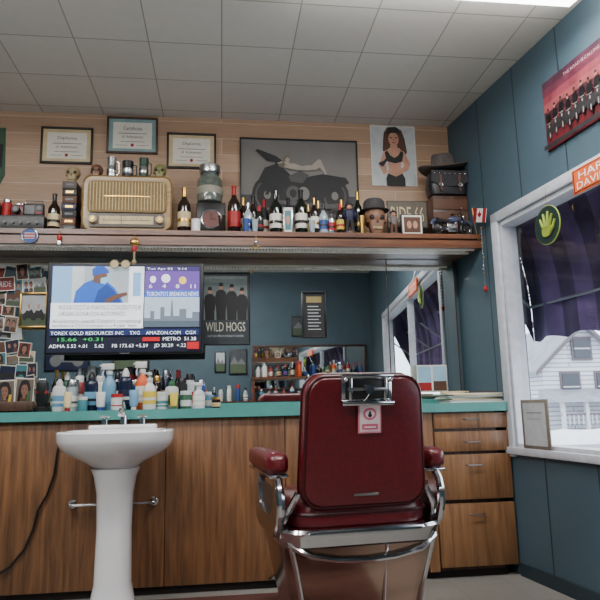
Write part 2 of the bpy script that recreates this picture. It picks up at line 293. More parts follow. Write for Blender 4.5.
sh=[R_(50,264,201,351,nv),R_(53,266,143,303,sg),R_(53,266,72,303,lb),R_(72,266,84,303,E('wallgrey',(176,184,188))),R_(128,266,143,303,wt),R_(132,272,140,296,lb),
 ('p',[(U(74),V(303)),(U(76),V(291)),(U(84),V(283)),(U(93),V(279)),(U(106),V(281)),(U(114),V(288)),(U(120),V(297)),(U(123),V(303))],bl),
 ('p',[(U(94),V(303)),(U(98),V(290)),(U(106),V(284)),(U(113),V(290)),(U(119),V(299)),(U(121),V(303))],bl2),
 ('p',[(U(93),V(282)),(U(93),V(272)),(U(104),V(271)),(U(107),V(277)),(U(103),V(284))],sk),('e',U(100),V(276.5),6.5/151,6.5/87,sk),
 ('p',[(U(92),V(276)),(U(91.5),V(269)),(U(96),V(265.5)),(U(103),V(266)),(U(107.5),V(270)),(U(108),V(273)),(U(100),V(273.5))],E('cap',(18,70,160))),
 ('p',[(U(100),V(278)),(U(108),V(276)),(U(109),V(280)),(U(104),V(284)),(U(100),V(283))],E('mask',(120,180,205))),
 ('p',[(U(104),V(300)),(U(116),V(294)),(U(126),V(292)),(U(127),V(295)),(U(118),V(298)),(U(108),V(303))],sk),
 R_(144,266,199,301,pu),R_(144,266,199,270.5,E('dkpurple',(50,34,96))),
 ('e',U(152),V(279),.02,.04,wt),('e',U(165),V(278),.03,.05,wt),('e',U(182),V(280),.025,.045,E('sun',(225,190,80))),
 T_("Tue Apr 02   9:14",146,267,186,270,wt),T_("6    4    8    11",148,284,195,288,wt),R_(144,290,199,297,E('bannerblue',(50,90,180))),T_("TORONTO'S BREAKING NEWS",146,291.5,198,296,wt),
 R_(144,297,199,327,E('haze',(160,178,195))),('p',[(U(144),V(327)),(U(144),V(318)),(U(150),V(318)),(U(150),V(311)),(U(154),V(311)),(U(154),V(319)),(U(160),V(319)),(U(160),V(307)),(U(164),V(307)),(U(164),V(316)),(U(170),V(316)),(U(171),V(300)),(U(172),V(300)),(U(173),V(316)),(U(179),V(316)),(U(179),V(309)),(U(186),V(309)),(U(186),V(318)),(U(192),V(318)),(U(192),V(312)),(U(199),V(312)),(U(199),V(327))],E('city',(95,106,118))),
 R_(144,321,199,327,E('lake',(70,84,96))),
 R_(53,303,143,328,wt),T_("NOVA SCOTIA MAKING CONSENT FOR",61,305,141,310,bk),T_("ORGAN DONATION AUTOMATIC",61,311.5,126,316,bk),
 T_("An arbitrator awards Ontario's correctional",55,318.5,141,323,bk),T_("workers a 7.5% increase in a 4-year deal.",55,323.6,137,327.6,bk),
 R_(53,329,199,335,E('blue2',(20,34,80))),T_("TOREX GOLD RESOURCES INC    TXG    AMAZON.COM   CGX",54,331,196,334.4,wt),
 T_("15.66  +0.31",61,337,104,340.5,gn),R_(143,337,160,341,rd),T_("METRO  51.38",163,337,196,340.5,wt),
 T_("ADMA 5.52 +.01    5.62     FB 173.63 +5.59    JD 30.29  +.22",53,343.5,186,348,wt),R_(187,342,199,349,rd)]
b.art((pa.x,3.7245,z0),(tvw,0,0),(0,0,z1-z0),sh,.0004); b.done()
# ------------------------------------------------------------------ framed pictures
def rect(x0,y0,x1,y1,Y):
    xm,ym=(x0+x1)/2,(y0+y1)/2
    return at(x0,ym,Y).x,at(xm,y1,Y).z,at(x1,ym,Y).x,at(xm,y0,Y).z
def picture(name,px,Y,frame,bw,bg,shapes,th=.018):
    X0,Z0,X1,Z1=rect(*px,Y); b=B(name)
    if bw:
        for q in(((X0,Z0),(X1,Z0+bw)),((X0,Z1-bw),(X1,Z1)),((X0,Z0+bw),(X0+bw,Z1-bw)),((X1-bw,Z0+bw),(X1,Z1-bw))): b.b2((q[0][0],Y-th,q[0][1]),(q[1][0],Y,q[1][1]),frame,.0015)
    b.b2((X0+bw*.9,Y-.004 if bw else Y-.002,Z0+bw*.9),(X1-bw*.9,Y,Z1-bw*.9),bg)
    f=Y-(.0042 if bw else .0022)
    b.art((X0+bw,f,Z0+bw),(X1-X0-2*bw,0,0),(0,0,Z1-Z0-2*bw),shapes); return b.done()
YP=YW-.003
dip=lambda t,mc:[('r',.0,.0,1,1,mc),('r',.09,.10,.91,.90,PAP),('t',t,.3,.66,.4,.12,DRK),('r',.2,.55,.8,.57,GRY),('t','of  Achievement',.28,.42,.44,.08,DRK),('r',.25,.30,.75,.315,GRY),('r',.15,.19,.4,.2,DRK),('r',.6,.19,.85,.2,DRK),('e',.5,.2,.035,.05,RED)]
picture('framed_diploma',(41,128,93,164),YP,BLK,.012,PAP,dip('Diploma',CRM))
picture('framed_diploma',(107,118,158,154),YP,DKW,.012,PAP,dip('Certificate',M('bluegreen_mat',(130,158,160),.6)))
picture('framed_diploma',(167,134,216,169),YP,BLK,.012,PAP,dip('Diploma',CRM))
PG=M('poster_grey',(112,109,105),.5,0,.12,3); PG2=M('poster_midgrey',(62,59,59),.5)
bike=lambda o,s,m:[('e',o-.16*s,.30,.085*s,.12*s,m),('e',o+.17*s,.30,.085*s,.12*s,m),('p',[(o-.2*s,.36),(o-.1*s,.5),(o+.02*s,.48),(o+.12*s,.54),(o+.2*s,.42),(o+.12*s,.26),(o-.1*s,.24)],m)]
WHT2=M('poster_pale',(158,146,134),.5)
picture('motorcycle_poster',(240,140,358,226),YP,BLK,.008,PG,[('r',0,0,1,1,PG),('r',0,0,1,.34,M('poster_shadow',(44,41,41),.5)),
 ('e',.22,.34,.13,.22,DRK),('e',.22,.34,.105,.175,PG2),('e',.22,.34,.09,.15,DRK),('e',.80,.34,.125,.21,DRK),('e',.80,.34,.10,.165,PG2),('e',.80,.34,.085,.14,DRK),('e',.22,.34,.03,.05,PG),('e',.80,.34,.03,.05,PG),
 ('p',[(.14,.50),(.20,.66),(.28,.70),(.36,.66),(.42,.58),(.56,.56),(.70,.60),(.90,.56),(.93,.50),(.80,.40),(.6,.22),(.36,.20),(.30,.40)],DRK),('p',[(.20,.34),(.23,.34),(.33,.74),(.30,.76)],DRK),('p',[(.22,.74),(.12,.86),(.14,.88),(.30,.80),(.38,.72)],DRK),
 ('e',.44,.36,.06,.09,PG2),('e',.53,.36,.05,.08,PG),('e',.44,.36,.03,.05,DRK),('p',[(.25,.24),(.74,.18),(.92,.22),(.92,.26),(.74,.24),(.3,.28)],PG2),('p',[(.40,.56),(.50,.63),(.58,.58),(.52,.48),(.42,.50)],PG2),
 ('p',[(.36,.665),(.39,.71),(.45,.715),(.52,.685),(.58,.70),(.63,.685),(.63,.645),(.56,.63),(.47,.635)],WHT2),('p',[(.60,.69),(.665,.775),(.685,.765),(.735,.60),(.72,.585),(.675,.68),(.635,.64)],WHT2),('p',[(.40,.69),(.36,.72),(.31,.70),(.305,.715),(.36,.745),(.42,.72)],WHT2),('e',.395,.765,.020,.038,WHT2),('p',[(.375,.80),(.395,.815),(.418,.80),(.412,.775),(.395,.785),(.378,.76),(.362,.70),(.352,.66),(.345,.70),(.36,.77)],M('poster_hair',(112,94,72),.5)),
 ('t','MOTORCYCLES',.38,.06,.24,.03,GRY)])
picture('pinup_photo_print',(371,126,416,186),YP,PAP,0,M('photo_bg',(200,200,196),.5),[('r',.03,.02,.97,.98,M('photo_bg2',(186,190,192),.5)),
 ('p',[(.30,.88),(.38,.97),(.56,.985),(.70,.92),(.76,.78),(.80,.56),(.74,.48),(.64,.62),(.40,.62),(.34,.52),(.26,.58),(.28,.76)],M('hair_print',(84,54,38),.6)),
 ('p',[(.28,.56),(.42,.62),(.44,.68),(.58,.68),(.60,.62),(.74,.56),(.86,.36),(.80,.26),(.70,.24),(.72,.36),(.66,.44),(.64,.28),(.72,.14),(.72,.02),(.32,.02),(.32,.14),(.38,.28),(.36,.44),(.30,.38),(.34,.22),(.26,.18),(.16,.34)],SKN),
 ('p',[(.30,.55),(.36,.58),(.42,.50),(.51,.46),(.60,.50),(.66,.58),(.72,.55),(.68,.40),(.52,.37),(.34,.40)],DRK),('p',[(.32,.0),(.31,.12),(.36,.20),(.52,.15),(.67,.20),(.73,.12),(.73,.0)],DRK),('e',.51,.77,.115,.115,SKN),('p',[(.34,.84),(.42,.97),(.60,.97),(.68,.86),(.60,.88),(.42,.87)],DRK),('r',.42,.785,.48,.80,DRK),('r',.54,.785,.60,.80,DRK),('p',[(.50,.77),(.53,.77),(.53,.735),(.49,.735)],M('skin_shadow',(165,115,92),.6)),('r',.47,.70,.55,.715,RED),
 ('p',[(.14,.36),(.24,.30),(.36,.42),(.34,.46),(.26,.40)],DRK),('p',[(.84,.38),(.76,.24),(.60,.20),(.60,.26),(.72,.32)],SKN)])
PB=M('poster_blueblack',(44,50,54),.4); PM=M('poster_mist',(120,132,132),.5,0,.2,8)
fig=lambda x,h:[('p',[(x-.09,.22),(x-.10,.45),(x-.13,h-.2),(x-.10,h-.12),(x-.04,h-.09),(x+.04,h-.09),(x+.10,h-.12),(x+.13,h-.2),(x+.10,.45),(x+.1,.22)],DRK),('e',x,h-.045,.045,.045,SKN),('p',[(x-.05,h-.04),(x-.03,h+.01),(x+.04,h+.01),(x+.05,h-.04)],DRK),('r',x-.04,h-.04,x+.04,h-.03,DRK)]
picture('movie_poster',(201,273,250,345),YM-.006,BLK,.008,PB,[('r',0,0,1,1,PB),('r',.03,.25,.97,.97,PM)]+fig(.16,.80)+fig(.40,.86)+fig(.63,.84)+fig(.85,.79)+[('r',0,.0,1,.33,PB),('t','WILD HOGS',.08,.17,.84,.13,M('poster_title',(205,200,180),.5)),('t','A LOT CAN HAPPEN ON THE ROAD TO NOWHERE',.12,.09,.76,.03,LGR),('t','ALLEN  TRAVOLTA  LAWRENCE  MACY',.08,.92,.84,.03,LGR)])
picture('price_list_sign',(302,292,326,338),YM-.006,BLK,.008,DRK,[('r',.15,.78,.85,.92,M('gold_print',(150,130,80),.5))]+[('r',.2,.68-k*.075,.8 if k%2 else .7,.70-k*.075,LGR) for k in range(8)])
picture('postcard_pair',(417,365,447,392),YM-.05,PAP,0,PAP,[('r',.03,.05,.47,.95,M('sky_print',(150,190,215),.5)),('r',.03,.05,.47,.35,RED),('r',.53,.05,.97,.95,M('sky_print',(150,190,215),.5)),('r',.53,.05,.97,.4,BRN)])
# photo collage taped to the mirror at left
b=B('photo_collage')
def card(px,bg,shp,Y=YM-.004,rot=0):
    X0,Z0,X1,Z1=rect(*px,Y); c=Vector(((X0+X1)/2,Y,(Z0+Z1)/2)); R=Matrix.Rotation(rad(rot),3,'Y'); u=R@Vector((X1-X0,0,0)); v=R@Vector((0,0,Z1-Z0)); O=c-u/2-v/2
    b.prism([O,O+u,O+u+v,O+v],(0,.0006,0),PAP); b.art(O,u,v,[('r',.05,.05,.95,.95,bg)]+shp,.0003)
SK2=M('skin_print_dark',(150,104,84),.6)
face=[('p',[(.2,.08),(.18,.6),(.3,.88),(.5,.94),(.7,.88),(.82,.6),(.8,.08)],DRK),('p',[(.1,.04),(.2,.2),(.42,.28),(.58,.28),(.8,.2),(.9,.04)],BRN),('r',.43,.22,.57,.36,SK2),('e',.5,.54,.18,.24,SK2),('p',[(.3,.62),(.4,.8),(.6,.82),(.7,.62),(.6,.74),(.42,.74)],DRK),('r',.38,.56,.45,.59,DRK),('r',.55,.56,.62,.59,DRK),('r',.43,.40,.57,.43,RED)]
land=[('r',.05,.05,.95,.4,M('print_olive',(70,84,60),.6)),('p',[(.05,.4),(.3,.6),(.5,.45),(.75,.7),(.95,.4)],GRY)]; cr=[('e',.3,.62,.13,.2,DRK),('e',.7,.6,.13,.2,DRK),('e',.3,.56,.1,.17,SK2),('e',.7,.54,.1,.17,SK2),('p',[(.1,.05),(.15,.32),(.3,.38),(.45,.32),(.5,.05)],NAVY),('p',[(.5,.05),(.55,.3),(.7,.36),(.85,.3),(.9,.05)],BRN)]
DT=M('print_slate',(64,84,92),.6); DW=M('print_warm',(120,98,84),.6); PR=M('print_red',(120,40,36),.6)
rc=random.Random(21); k=0
for row in range(11):
    y=266+row*12.4; xmax=44 if row<2 else (19 if row<6 else 34)
    x=-34+rc.uniform(-4,4)
    while x<xmax-6:
        w=rc.uniform(11,18); h=rc.uniform(11,17)
        if x+w>xmax+3: w=max(8,xmax+3-x)
        yy=y+rc.uniform(-3,3); bg=rc.choice([BRN,DT,DW,NAVY,GRY,DRK,PR,TEAL,CRM,LGR]); sp=rc.choice([cr,cr,land,face,bike(.5,1.8,DRK),[]])
        card((x,yy,x+w,yy+h),bg,sp,YM-.004-.0045*(k%6),rc.uniform(-10,10)); k+=1; x+=w*rc.uniform(.8,1.0)
card((-6,380,15,406),M('portrait_bg',(120,100,90),.5),face,YM-.034,-2); card((15,378,34,404),M('portrait_bg',(120,100,90),.5),face,YM-.036,2)
card((-4,277,15,291),PR,[('t','RIDE',.2,.3,.6,.4,LGR)],YM-.034,-4)
b.done()
picture('framed_group_photo',(20,293,48,328),YM-.04,GLD,.01,LGR,[('r',.0,.0,1,.4,M('print_olive',(70,84,60),.6))]+bike(.3,1,DRK)+bike(.7,1,DRK)+[('e',.3,.62,.05,.08,SKN),('e',.7,.62,.05,.08,SKN)])
b=B('wall_pennant'); P=[at(-18,128,YP),at(6,128,YP),at(5,175,YP),at(-4,192,YP)]; b.prism([(p.x,YP,p.z) for p in P],(0,-.004,0),M('pennant_green',(52,84,62),.6)); b.prism([(p.x*1.0+.0,YP-.004,p.z-.03) for p in (at(-14,140,YP),at(4,140,YP),at(2,165,YP))],(0,-.002,0),DRK); b.done()
# ------------------------------------------------------------------ right wall things
def rrectw(x0,y0,x1,y1,off):
    xm,ym=(x0+x1)/2,(y0+y1)/2; return onr(x0,ym,off)[0],onr(xm,y1,off)[1],onr(x1,ym,off)[0],onr(xm,y0,off)[1]
sA,zA=onr(543,85); sB,zB=onr(549,152); s_l=(sA+sB)/2; wP=.66; 
b=B('motorcycle_group_poster'); 
O=Vector((s_l,-.006,zB)); Uv=Vector((wP,0,0)); Vv=Vector((0,0,zA-zB))
b.b2((s_l,-.005,zB),(s_l+wP,-.001,zA),DRK)
shp=[('r',.0,.0,1,1,M('poster_maroon',(84,20,28),.45,0,.3,9))]
cols=[(130,52,58),(146,70,74),(128,54,66),(98,44,60),(74,40,56)]
for k,c in enumerate(cols): shp.append(('r',0,.46+.108*k,1,.46+.108*(k+1),M('poster_sky_%d'%k,c,.45,0,.35,11)))
shp.append(('p',[(0,.46),(0,.56),(.1,.54),(.2,.60),(.33,.55),(.48,.59),(.62,.54),(.8,.58),(1,.54),(1,.46)],M('poster_hills',(60,26,36),.5)))
CHP=M('poster_chrome',(140,130,130),.4)
for k in range(12):
    o_=.05+k*.082; q=.02*((k*7)%3-1)
    shp+=[('p',[(o_-.042,.22+q),(o_-.03,.38+q),(o_-.013,.44+q),(o_+.017,.44+q),(o_+.037,.37+q),(o_+.045,.22+q)],DRK),('e',o_,.22+q,.016,.08,BLK),('e',o_,.22+q,.007,.045,CHP),('p',[(o_-.042,.42+q),(o_-.017,.39+q),(o_+.017,.39+q),(o_+.042,.42+q),(o_+.017,.405+q),(o_-.017,.405+q)],CHP),
     ('p',[(o_-.028,.40+q),(o_-.025,.51+q),(o_-.009,.55+q),(o_+.01,.55+q),(o_+.026,.51+q),(o_+.028,.40+q)],BLK),('e',o_,.575+q,.012,.034,SK2 if k%2 else BRN),('p',[(o_-.014,.585+q),(o_-.008,.62+q),(o_+.008,.62+q),(o_+.014,.585+q)],DRK),('e',o_,.35+q,.008,.025,CHP)]
shp+=[('t','THE ROAD IS CALLING',.3,.84,.4,.045,M('poster_lettering',(180,140,140),.5)),('r',0,0,1,.06,DRK)]
b.art(O,Uv,Vv,shp,.0002); b.done(W=RW)
s_,zt_=onr(572,172,-.03); _,zb2=onr(574,196,-.03)
b=B('motorcycle_metal_sign'); b.b2((s_,-.034,zb2),(s_+.42,-.026,zt_),ORG,.002); b.art((s_,-.0345,zb2),(.42,0,0),(0,0,zt_-zb2),[('r',.02,.05,.98,.95,BLK),('r',.035,.09,.965,.91,ORG),('t','HARLEY',.12,.53,.74,.3,W_),('t','DAVIDSON',.08,.14,.82,.3,W_)])
b.tube([(s_+.21,-.03,zt_),(s_+.21,-.002,zt_+.1)],.002,STL,5); b.done(W=RW)
# hanging hand sign with 5 fingers
ha,hz=onr(547,225,-.05); rr=.10
b=B('hanging_hand_sign'); DG=M('dark_green_disc',(22,44,40),.5); HY=M('hand_yellow_green',(140,158,56),.5)
ring=lambda y,r:[(ha+r*math.cos(t*math.pi/12),y,hz+r*math.sin(t*math.pi/12)*1.0) for t in range(24)]
b.loft([ring(-.05,rr),ring(-.042,rr)],DG); b.torus((ha,-.046,hz),rr,.004,(0,1,0),HY)
b.loft([[(ha+x,-y_,hz-.028+z) for x,z in rrect(.074,.066,.025,4)] for y_ in(.0505,.058)],HY)
for x,a,l in((-.029,24,.056),(-.010,8,.072),(.010,-7,.076),(.029,-24,.060)):
    p0=Vector((ha+x*.9,-.055,hz-.01)); l*=1.; p1=p0+Vector((math.sin(rad(-a))*l,0,math.cos(rad(a))*l)); b.tube([p0,p0.lerp(p1,.5),p1,p1+(p1-p0)*.05],[.008,.0075,.006,.003],HY,8)
b.tube([(ha+.025,-.055,hz-.045),(ha+.055,-.055,hz-.022),(ha+.072,-.055,hz+.012)],[.012,.010,.006],HY,8)
b.tube([(ha,-.046,hz+rr),(ha+.01,-.046,zt+.03),(ha+.01,-.02,zt+.035)],.0015,GLD,5); b.done(W=RW)
# flag
fs_,fz=onr(476,222,-.03); b=B('small_canadian_flag'); b.tube([(fs_,-.0,fz-.14),(fs_,-.03,fz-.1),(fs_,-.05,fz+.09)],.003,GLD,6)
b.T=Matrix.Translation((fs_,-.05,fz))@Matrix.Rotation(rad(18),4,'Y'); 
b.b2((0,-.001,0),(.15,.001,.085),W_); b.art((0,-.0012,0),(.15,0,0),(0,0,.085),[('r',0,0,.26,1,RED),('r',.74,0,1,1,RED),('p',[(.5,.9),(.56,.66),(.68,.62),(.60,.42),(.51,.36),(.51,.16),(.49,.16),(.49,.36),(.40,.42),(.32,.62),(.44,.66)],RED)]); b.done(W=RW)
b=B('hanging_bead_chain'); q=onr(481,228,-.03)
for k in range(16): z=q[1]-k*.024; b.sph((q[0]+.006*math.sin(k),-.03,z),.006,SLV if k%4 else GLD,8,6)
b.tube([(q[0],-.03,q[1]+.01),(q[0],-.03,q[1]-.38)],.0015,STL,5); b.tube([(q[0],-.03,q[1]+.005),(q[0],-.001,q[1]+.005)],.003,STL,5); b.sph((q[0],-.03,q[1]-.39),(.012,.012,.02),RED,10,8); b.done(W=RW)
q0=rrectw(524,403,551,455,-.02); b=B('framed_licence'); zz=zb+.001
b.b2((q0[0],-.030,zz+.0),(q0[2],-.022,zz+.262),M('tan_frame',(120,110,98),.5),.002); b.art((q0[0],-.0305,zz),(q0[2]-q0[0],0,0),(0,0,.262),[('r',.09,.07,.91,.93,LGR),('r',.2,.72,.8,.74,GRY),('r',.2,.6,.7,.61,GRY)]); b.done(W=RW)
# ------------------------------------------------------------------ pedestal sink
sx=at(116,440,3.2).x; b=B('pedestal_sink',Matrix.Translation((sx,3.215,0))@Matrix.Diagonal((.875,1,1,1)))
def oval(z,rx,yf,yb,n=32,e=2.6):
    o=[]; cy=(yb-yf)/2; ry=(yb+yf)/2
    for k in range(n):
        t=2*math.pi*k/n; c,s_n=math.cos(t),math.sin(t); o.append((math.copysign(abs(c)**(2/e),c)*rx,cy+math.copysign(abs(s_n)**(2/e),s_n)*ry,z))
    return o
b.loft([oval(.655,.085,.08,.12),oval(.685,.12,.11,.15),oval(.715,.18,.15,.19),oval(.745,.25,.19,.22),oval(.775,.295,.22,.24),oval(.80,.309,.235,.248),oval(.815,.314,.24,.25),oval(.85,.316,.242,.25),oval(.858,.308,.235,.245),
 oval(.858,.262,.195,.14),oval(.85,.252,.19,.13),oval(.80,.22,.16,.11),oval(.76,.13,.1,.08),oval(.752,.03,.03,.03)],CERAM)
b.b2((-.20,.18,.855),(.20,.25,.880),CERAM,.010)
b.loft([oval(0,.135,.12,.12),oval(.03,.135,.12,.12),oval(.06,.118,.105,.11),oval(.15,.098,.09,.10),oval(.40,.092,.085,.10),oval(.56,.098,.09,.11),oval(.64,.115,.105,.13),oval(.68,.135,.12,.15)],CERAM)
b.cyl((0,.215,.875),(0,.215,.93),.024,.02,CHR); b.tube([(0,.215,.92),(0,.18,.955),(0,.11,.955),(0,.08,.93)],[.016,.015,.012,.012],CHR); b.tube([(0,.215,.93),(0,.22,.965),(0,.18,1.0)],[.012,.012,.008],CHR)
for x in(-.11,.11): b.cyl((x,.215,.875),(x,.215,.91),.022,.018,CHR); b.tube([(x-.03,.215,.92),(x+.03,.215,.92)],.007,CHR)
b.cyl((0,-.02,.753),(0,-.02,.757),.02,.02,CHR); b.done()
b=B('towel_rail'); a=at(70,507,3.44); c=at(153,501,3.44); zr=(a.z+c.z)/2
b.tube([(a.x,3.44,zr),(c.x,3.44,zr)],.008,CHR)
for x in(a.x,c.x): b.tube([(x,3.44,zr),(x,3.498,zr)],.009,CHR); b.cyl((x,3.49,zr),(x,3.499,zr),.022,.022,CHR); b.sph((x,3.44,zr),.012,CHR)
b.done()
b=B('power_cord'); pts=[at(px,py,3.485) for px,py in((60,440),(57,455),(54,475),(47,495),(38,510),(33,530),(24,550),(10,567),(-6,577),(-30,590))]
sm=[]
for i in range(len(pts)-1):
    for k in range(4): sm.append(pts[i].lerp(pts[i+1],k/4))
b.tube(sm+[pts[-1]],.006,BLK); b.done()
# ------------------------------------------------------------------ barber chair
CM=Matrix.Translation((.515,2.70,0))@Matrix.Rotation(rad(6),4,'Z')
b=B('barber_chair',CM)
PS=wood('skirt_metal_brown_reflection',(92,66,54),(176,148,132),False,.15,3.,1.6,.3,.85)  # brown streaks in the metal's colour stand for the reflected wood floor
b.lathe((0,.05,0),[(.35,0),(.355,.02),(.32,.045),(.18,.06),(.14,.08),(.13,.12),(.13,.2)],CHR,36)
def rr3(w,d,z,r=.07,cy=0.): return [(x,y+cy,z) for x,y in rrect(w,d,r,8)]
b.loft([rr3(.49,.44,.09,.10,.01),rr3(.51,.46,.14,.10,.01),rr3(.55,.49,.24,.10,.01),rr3(.59,.525,.34,.10),rr3(.625,.555,.43,.10)],PS)
b.loft([rr3(.625,.555,.428,.10),rr3(.640,.575,.436,.11),rr3(.650,.582,.47,.11),rr3(.658,.590,.485,.11),rr3(.648,.580,.497,.11),rr3(.61,.54,.499,.11)],CHR)
b.loft([rr3(.51,.46,.075,.12,.01),rr3(.55,.49,.085,.12,.01),rr3(.55,.49,.115,.12,.01),rr3(.51,.46,.125,.12,.01)],CHR)
b.tube([(.075,-.222,.13),(.078,-.240,.26),(.08,-.262,.38),(.082,-.277,.43)],.008,CHR,8)
for sg_ in(-1,1): b.tube([(sg_*.225,-.197,.13),(sg_*.247,-.217,.26),(sg_*.268,-.237,.36),(sg_*.285,-.247,.43)],.011,CHR,8)
b.tube([(-.31,-.19,.475),(-.29,-.25,.44),(-.22,-.283,.405),(-.11,-.279,.383),(0,-.276,.377),(.11,-.279,.383),(.22,-.283,.405),(.29,-.25,.44),(.31,-.19,.475)],.012,CHR,8)
b.loft([rr3(.52,.48,.490,.10),rr3(.56,.52,.503,.11),rr3(.57,.53,.545,.11),rr3(.55,.51,.58,.11),rr3(.50,.46,.60,.11),rr3(.30,.28,.607,.10)],LEA)
b.tube([(x,y,.548) for x,y in rrect(.572,.532,.11,8)],.006,LEAD,6,True)
BT=Matrix.Translation((0,-.235,.575))@Matrix.Rotation(rad(7),4,'X')
b.T=CM@BT
H=.500
def bo(y,sc,w=.50): return [(x*sc,y,z*sc+H/2) for x,z in rrect(w,H,.075,6,.92)]
b.loft([bo(-.050,.60),bo(-.054,.86),bo(-.050,.95),bo(-.036,.99),bo(-.01,1.0),bo(.02,1.0),bo(.045,.985),bo(.062,.94),bo(.072,.84),bo(.078,.55)],LEA)
b.tube([(x*.985,-.040,z*.985+H/2) for x,z in rrect(.50,H,.075,6,.92)],.006,LEAD,6,True)
b.tube([(x*1.0,.03,z*1.0+H/2) for x,z in rrect(.50,H,.075,6,.92)],.006,LEAD,6,True)
for z in(.14,.27,.40): b.tube([(-.2,.078,z),(.2,.078,z)],.004,LEAD,6)
b.box((0,-.058,.445),(.205,.014,.115),CHR,.006); b.box((0,-.067,.450),(.175,.012,.078),BLK,.004)
for x in(-.07,.07): b.box((x,-.074,.450),(.014,.012,.09),CHR,.003)
b.box((0,-.076,.397),(.21,.022,.018),CHR,.005); b.cyl((0,-.07,.450),(0,-.098,.450),.02,.017,CHR); b.box((0,-.068,.500),(.21,.018,.014),CHR,.003); b.box((0,-.077,.450),(.16,.008,.012),STL,.002)
b.sph((-.09,-.074,.485),.010,CHR,10,8); b.sph((.09,-.074,.485),.010,CHR,10,8)
b.box((.012,-.060,.340),(.092,.004,.118),PNK); b.art((-.034,-.0625,.281),(.092,0,0),(0,0,.118),[('r',.06,.05,.94,.95,M('tag_pinkwhite',(228,205,208),.5)),('e',.5,.62,.3,.2,M('tag_pink',(205,100,120),.5)),('e',.5,.62,.2,.13,M('tag_pinkwhite',(228,205,208))),('p',[(.4,.55),(.5,.75),(.6,.55),(.5,.5)],DRK),('r',.15,.12,.85,.3,M('tag_pink',(205,100,120),.5)),('r',.25,.18,.75,.22,W_)])
b.tube([(-.02,-.062,.399),(-.01,-.086,.415),(0,-.094,.435)],.0015,W_,5)
b.box((.0,-.057,.050),(.10,.004,.010),STL,.002)
b.T=CM
for sgn in(-1,1):
    X=sgn*.325
    prof=[( .30,.55),(.27,.9),(.1,1.0),(-.12,1.0),(-.20,.98),(-.232,.8),(-.245,.45)]
    b.loft([[(X+x*s_c,y,.735+z*s_c) for x,z in rrect(.09,.085,.028,4)] for y,s_c in prof],LEA)
    b.tube([(X+sgn*.0,-.22,.694),(X,.27,.694)],.012,CHR,8)
    b.box((X,.02,.690),(.078,.50,.014),CHR,.005)
    outl=[(-.215,.685),(-.245,.655),(-.262,.61),(-.258,.56),(-.235,.51),(-.19,.475),(-.12,.46),(.16,.46),(.22,.48),(.25,.54),(.255,.61),(.235,.685),(.15,.685),(.17,.62),(.15,.56),(.09,.53),(-.07,.53),(-.15,.55),(-.19,.59),(-.185,.64),(-.15,.685)]
    b.prism([(X-.016,y,z) for y,z in outl],(.032,0,0),CHR)
    b.tube([(X,y,z) for y,z in outl[:12]],.016,CHR,8)
    b.prism([(X-.004,-.19,.64),(X-.004,.17,.64),(X-.004,.15,.53),(X-.004,-.15,.53)],(.008,0,0),STL)
    b.tube([(sgn*.26,-.265,.63),(sgn*.29,-.25,.57),(sgn*.315,-.19,.50)],[.012,.014,.014],CHR,8)
b.tube([(-.2,.22,.3),(-.2,.40,.18),(-.2,.50,.14)],.015,CHR); b.tube([(.2,.22,.3),(.2,.40,.18),(.2,.50,.14)],.015,CHR)
b.box((0,.53,.14),(.44,.20,.025),CHR,.008,Matrix.Rotation(rad(-18),3,'X'))
for k in range(5): b.box((-.16+.08*k,.53,.158),(.02,.17,.008),BLK,.002,Matrix.Rotation(rad(-18),3,'X'))
b.done()
b=B('floor_mat'); b.T=Matrix.Identity(4); b.loft([[(x+.10,y+2.66,z) for x,y in rrect(1.30,1.5,.12,6)] for z in(.0005,.008)],M('red_brown_rubber_mat',(78,44,38),.7,0,.2,30)); b.done()
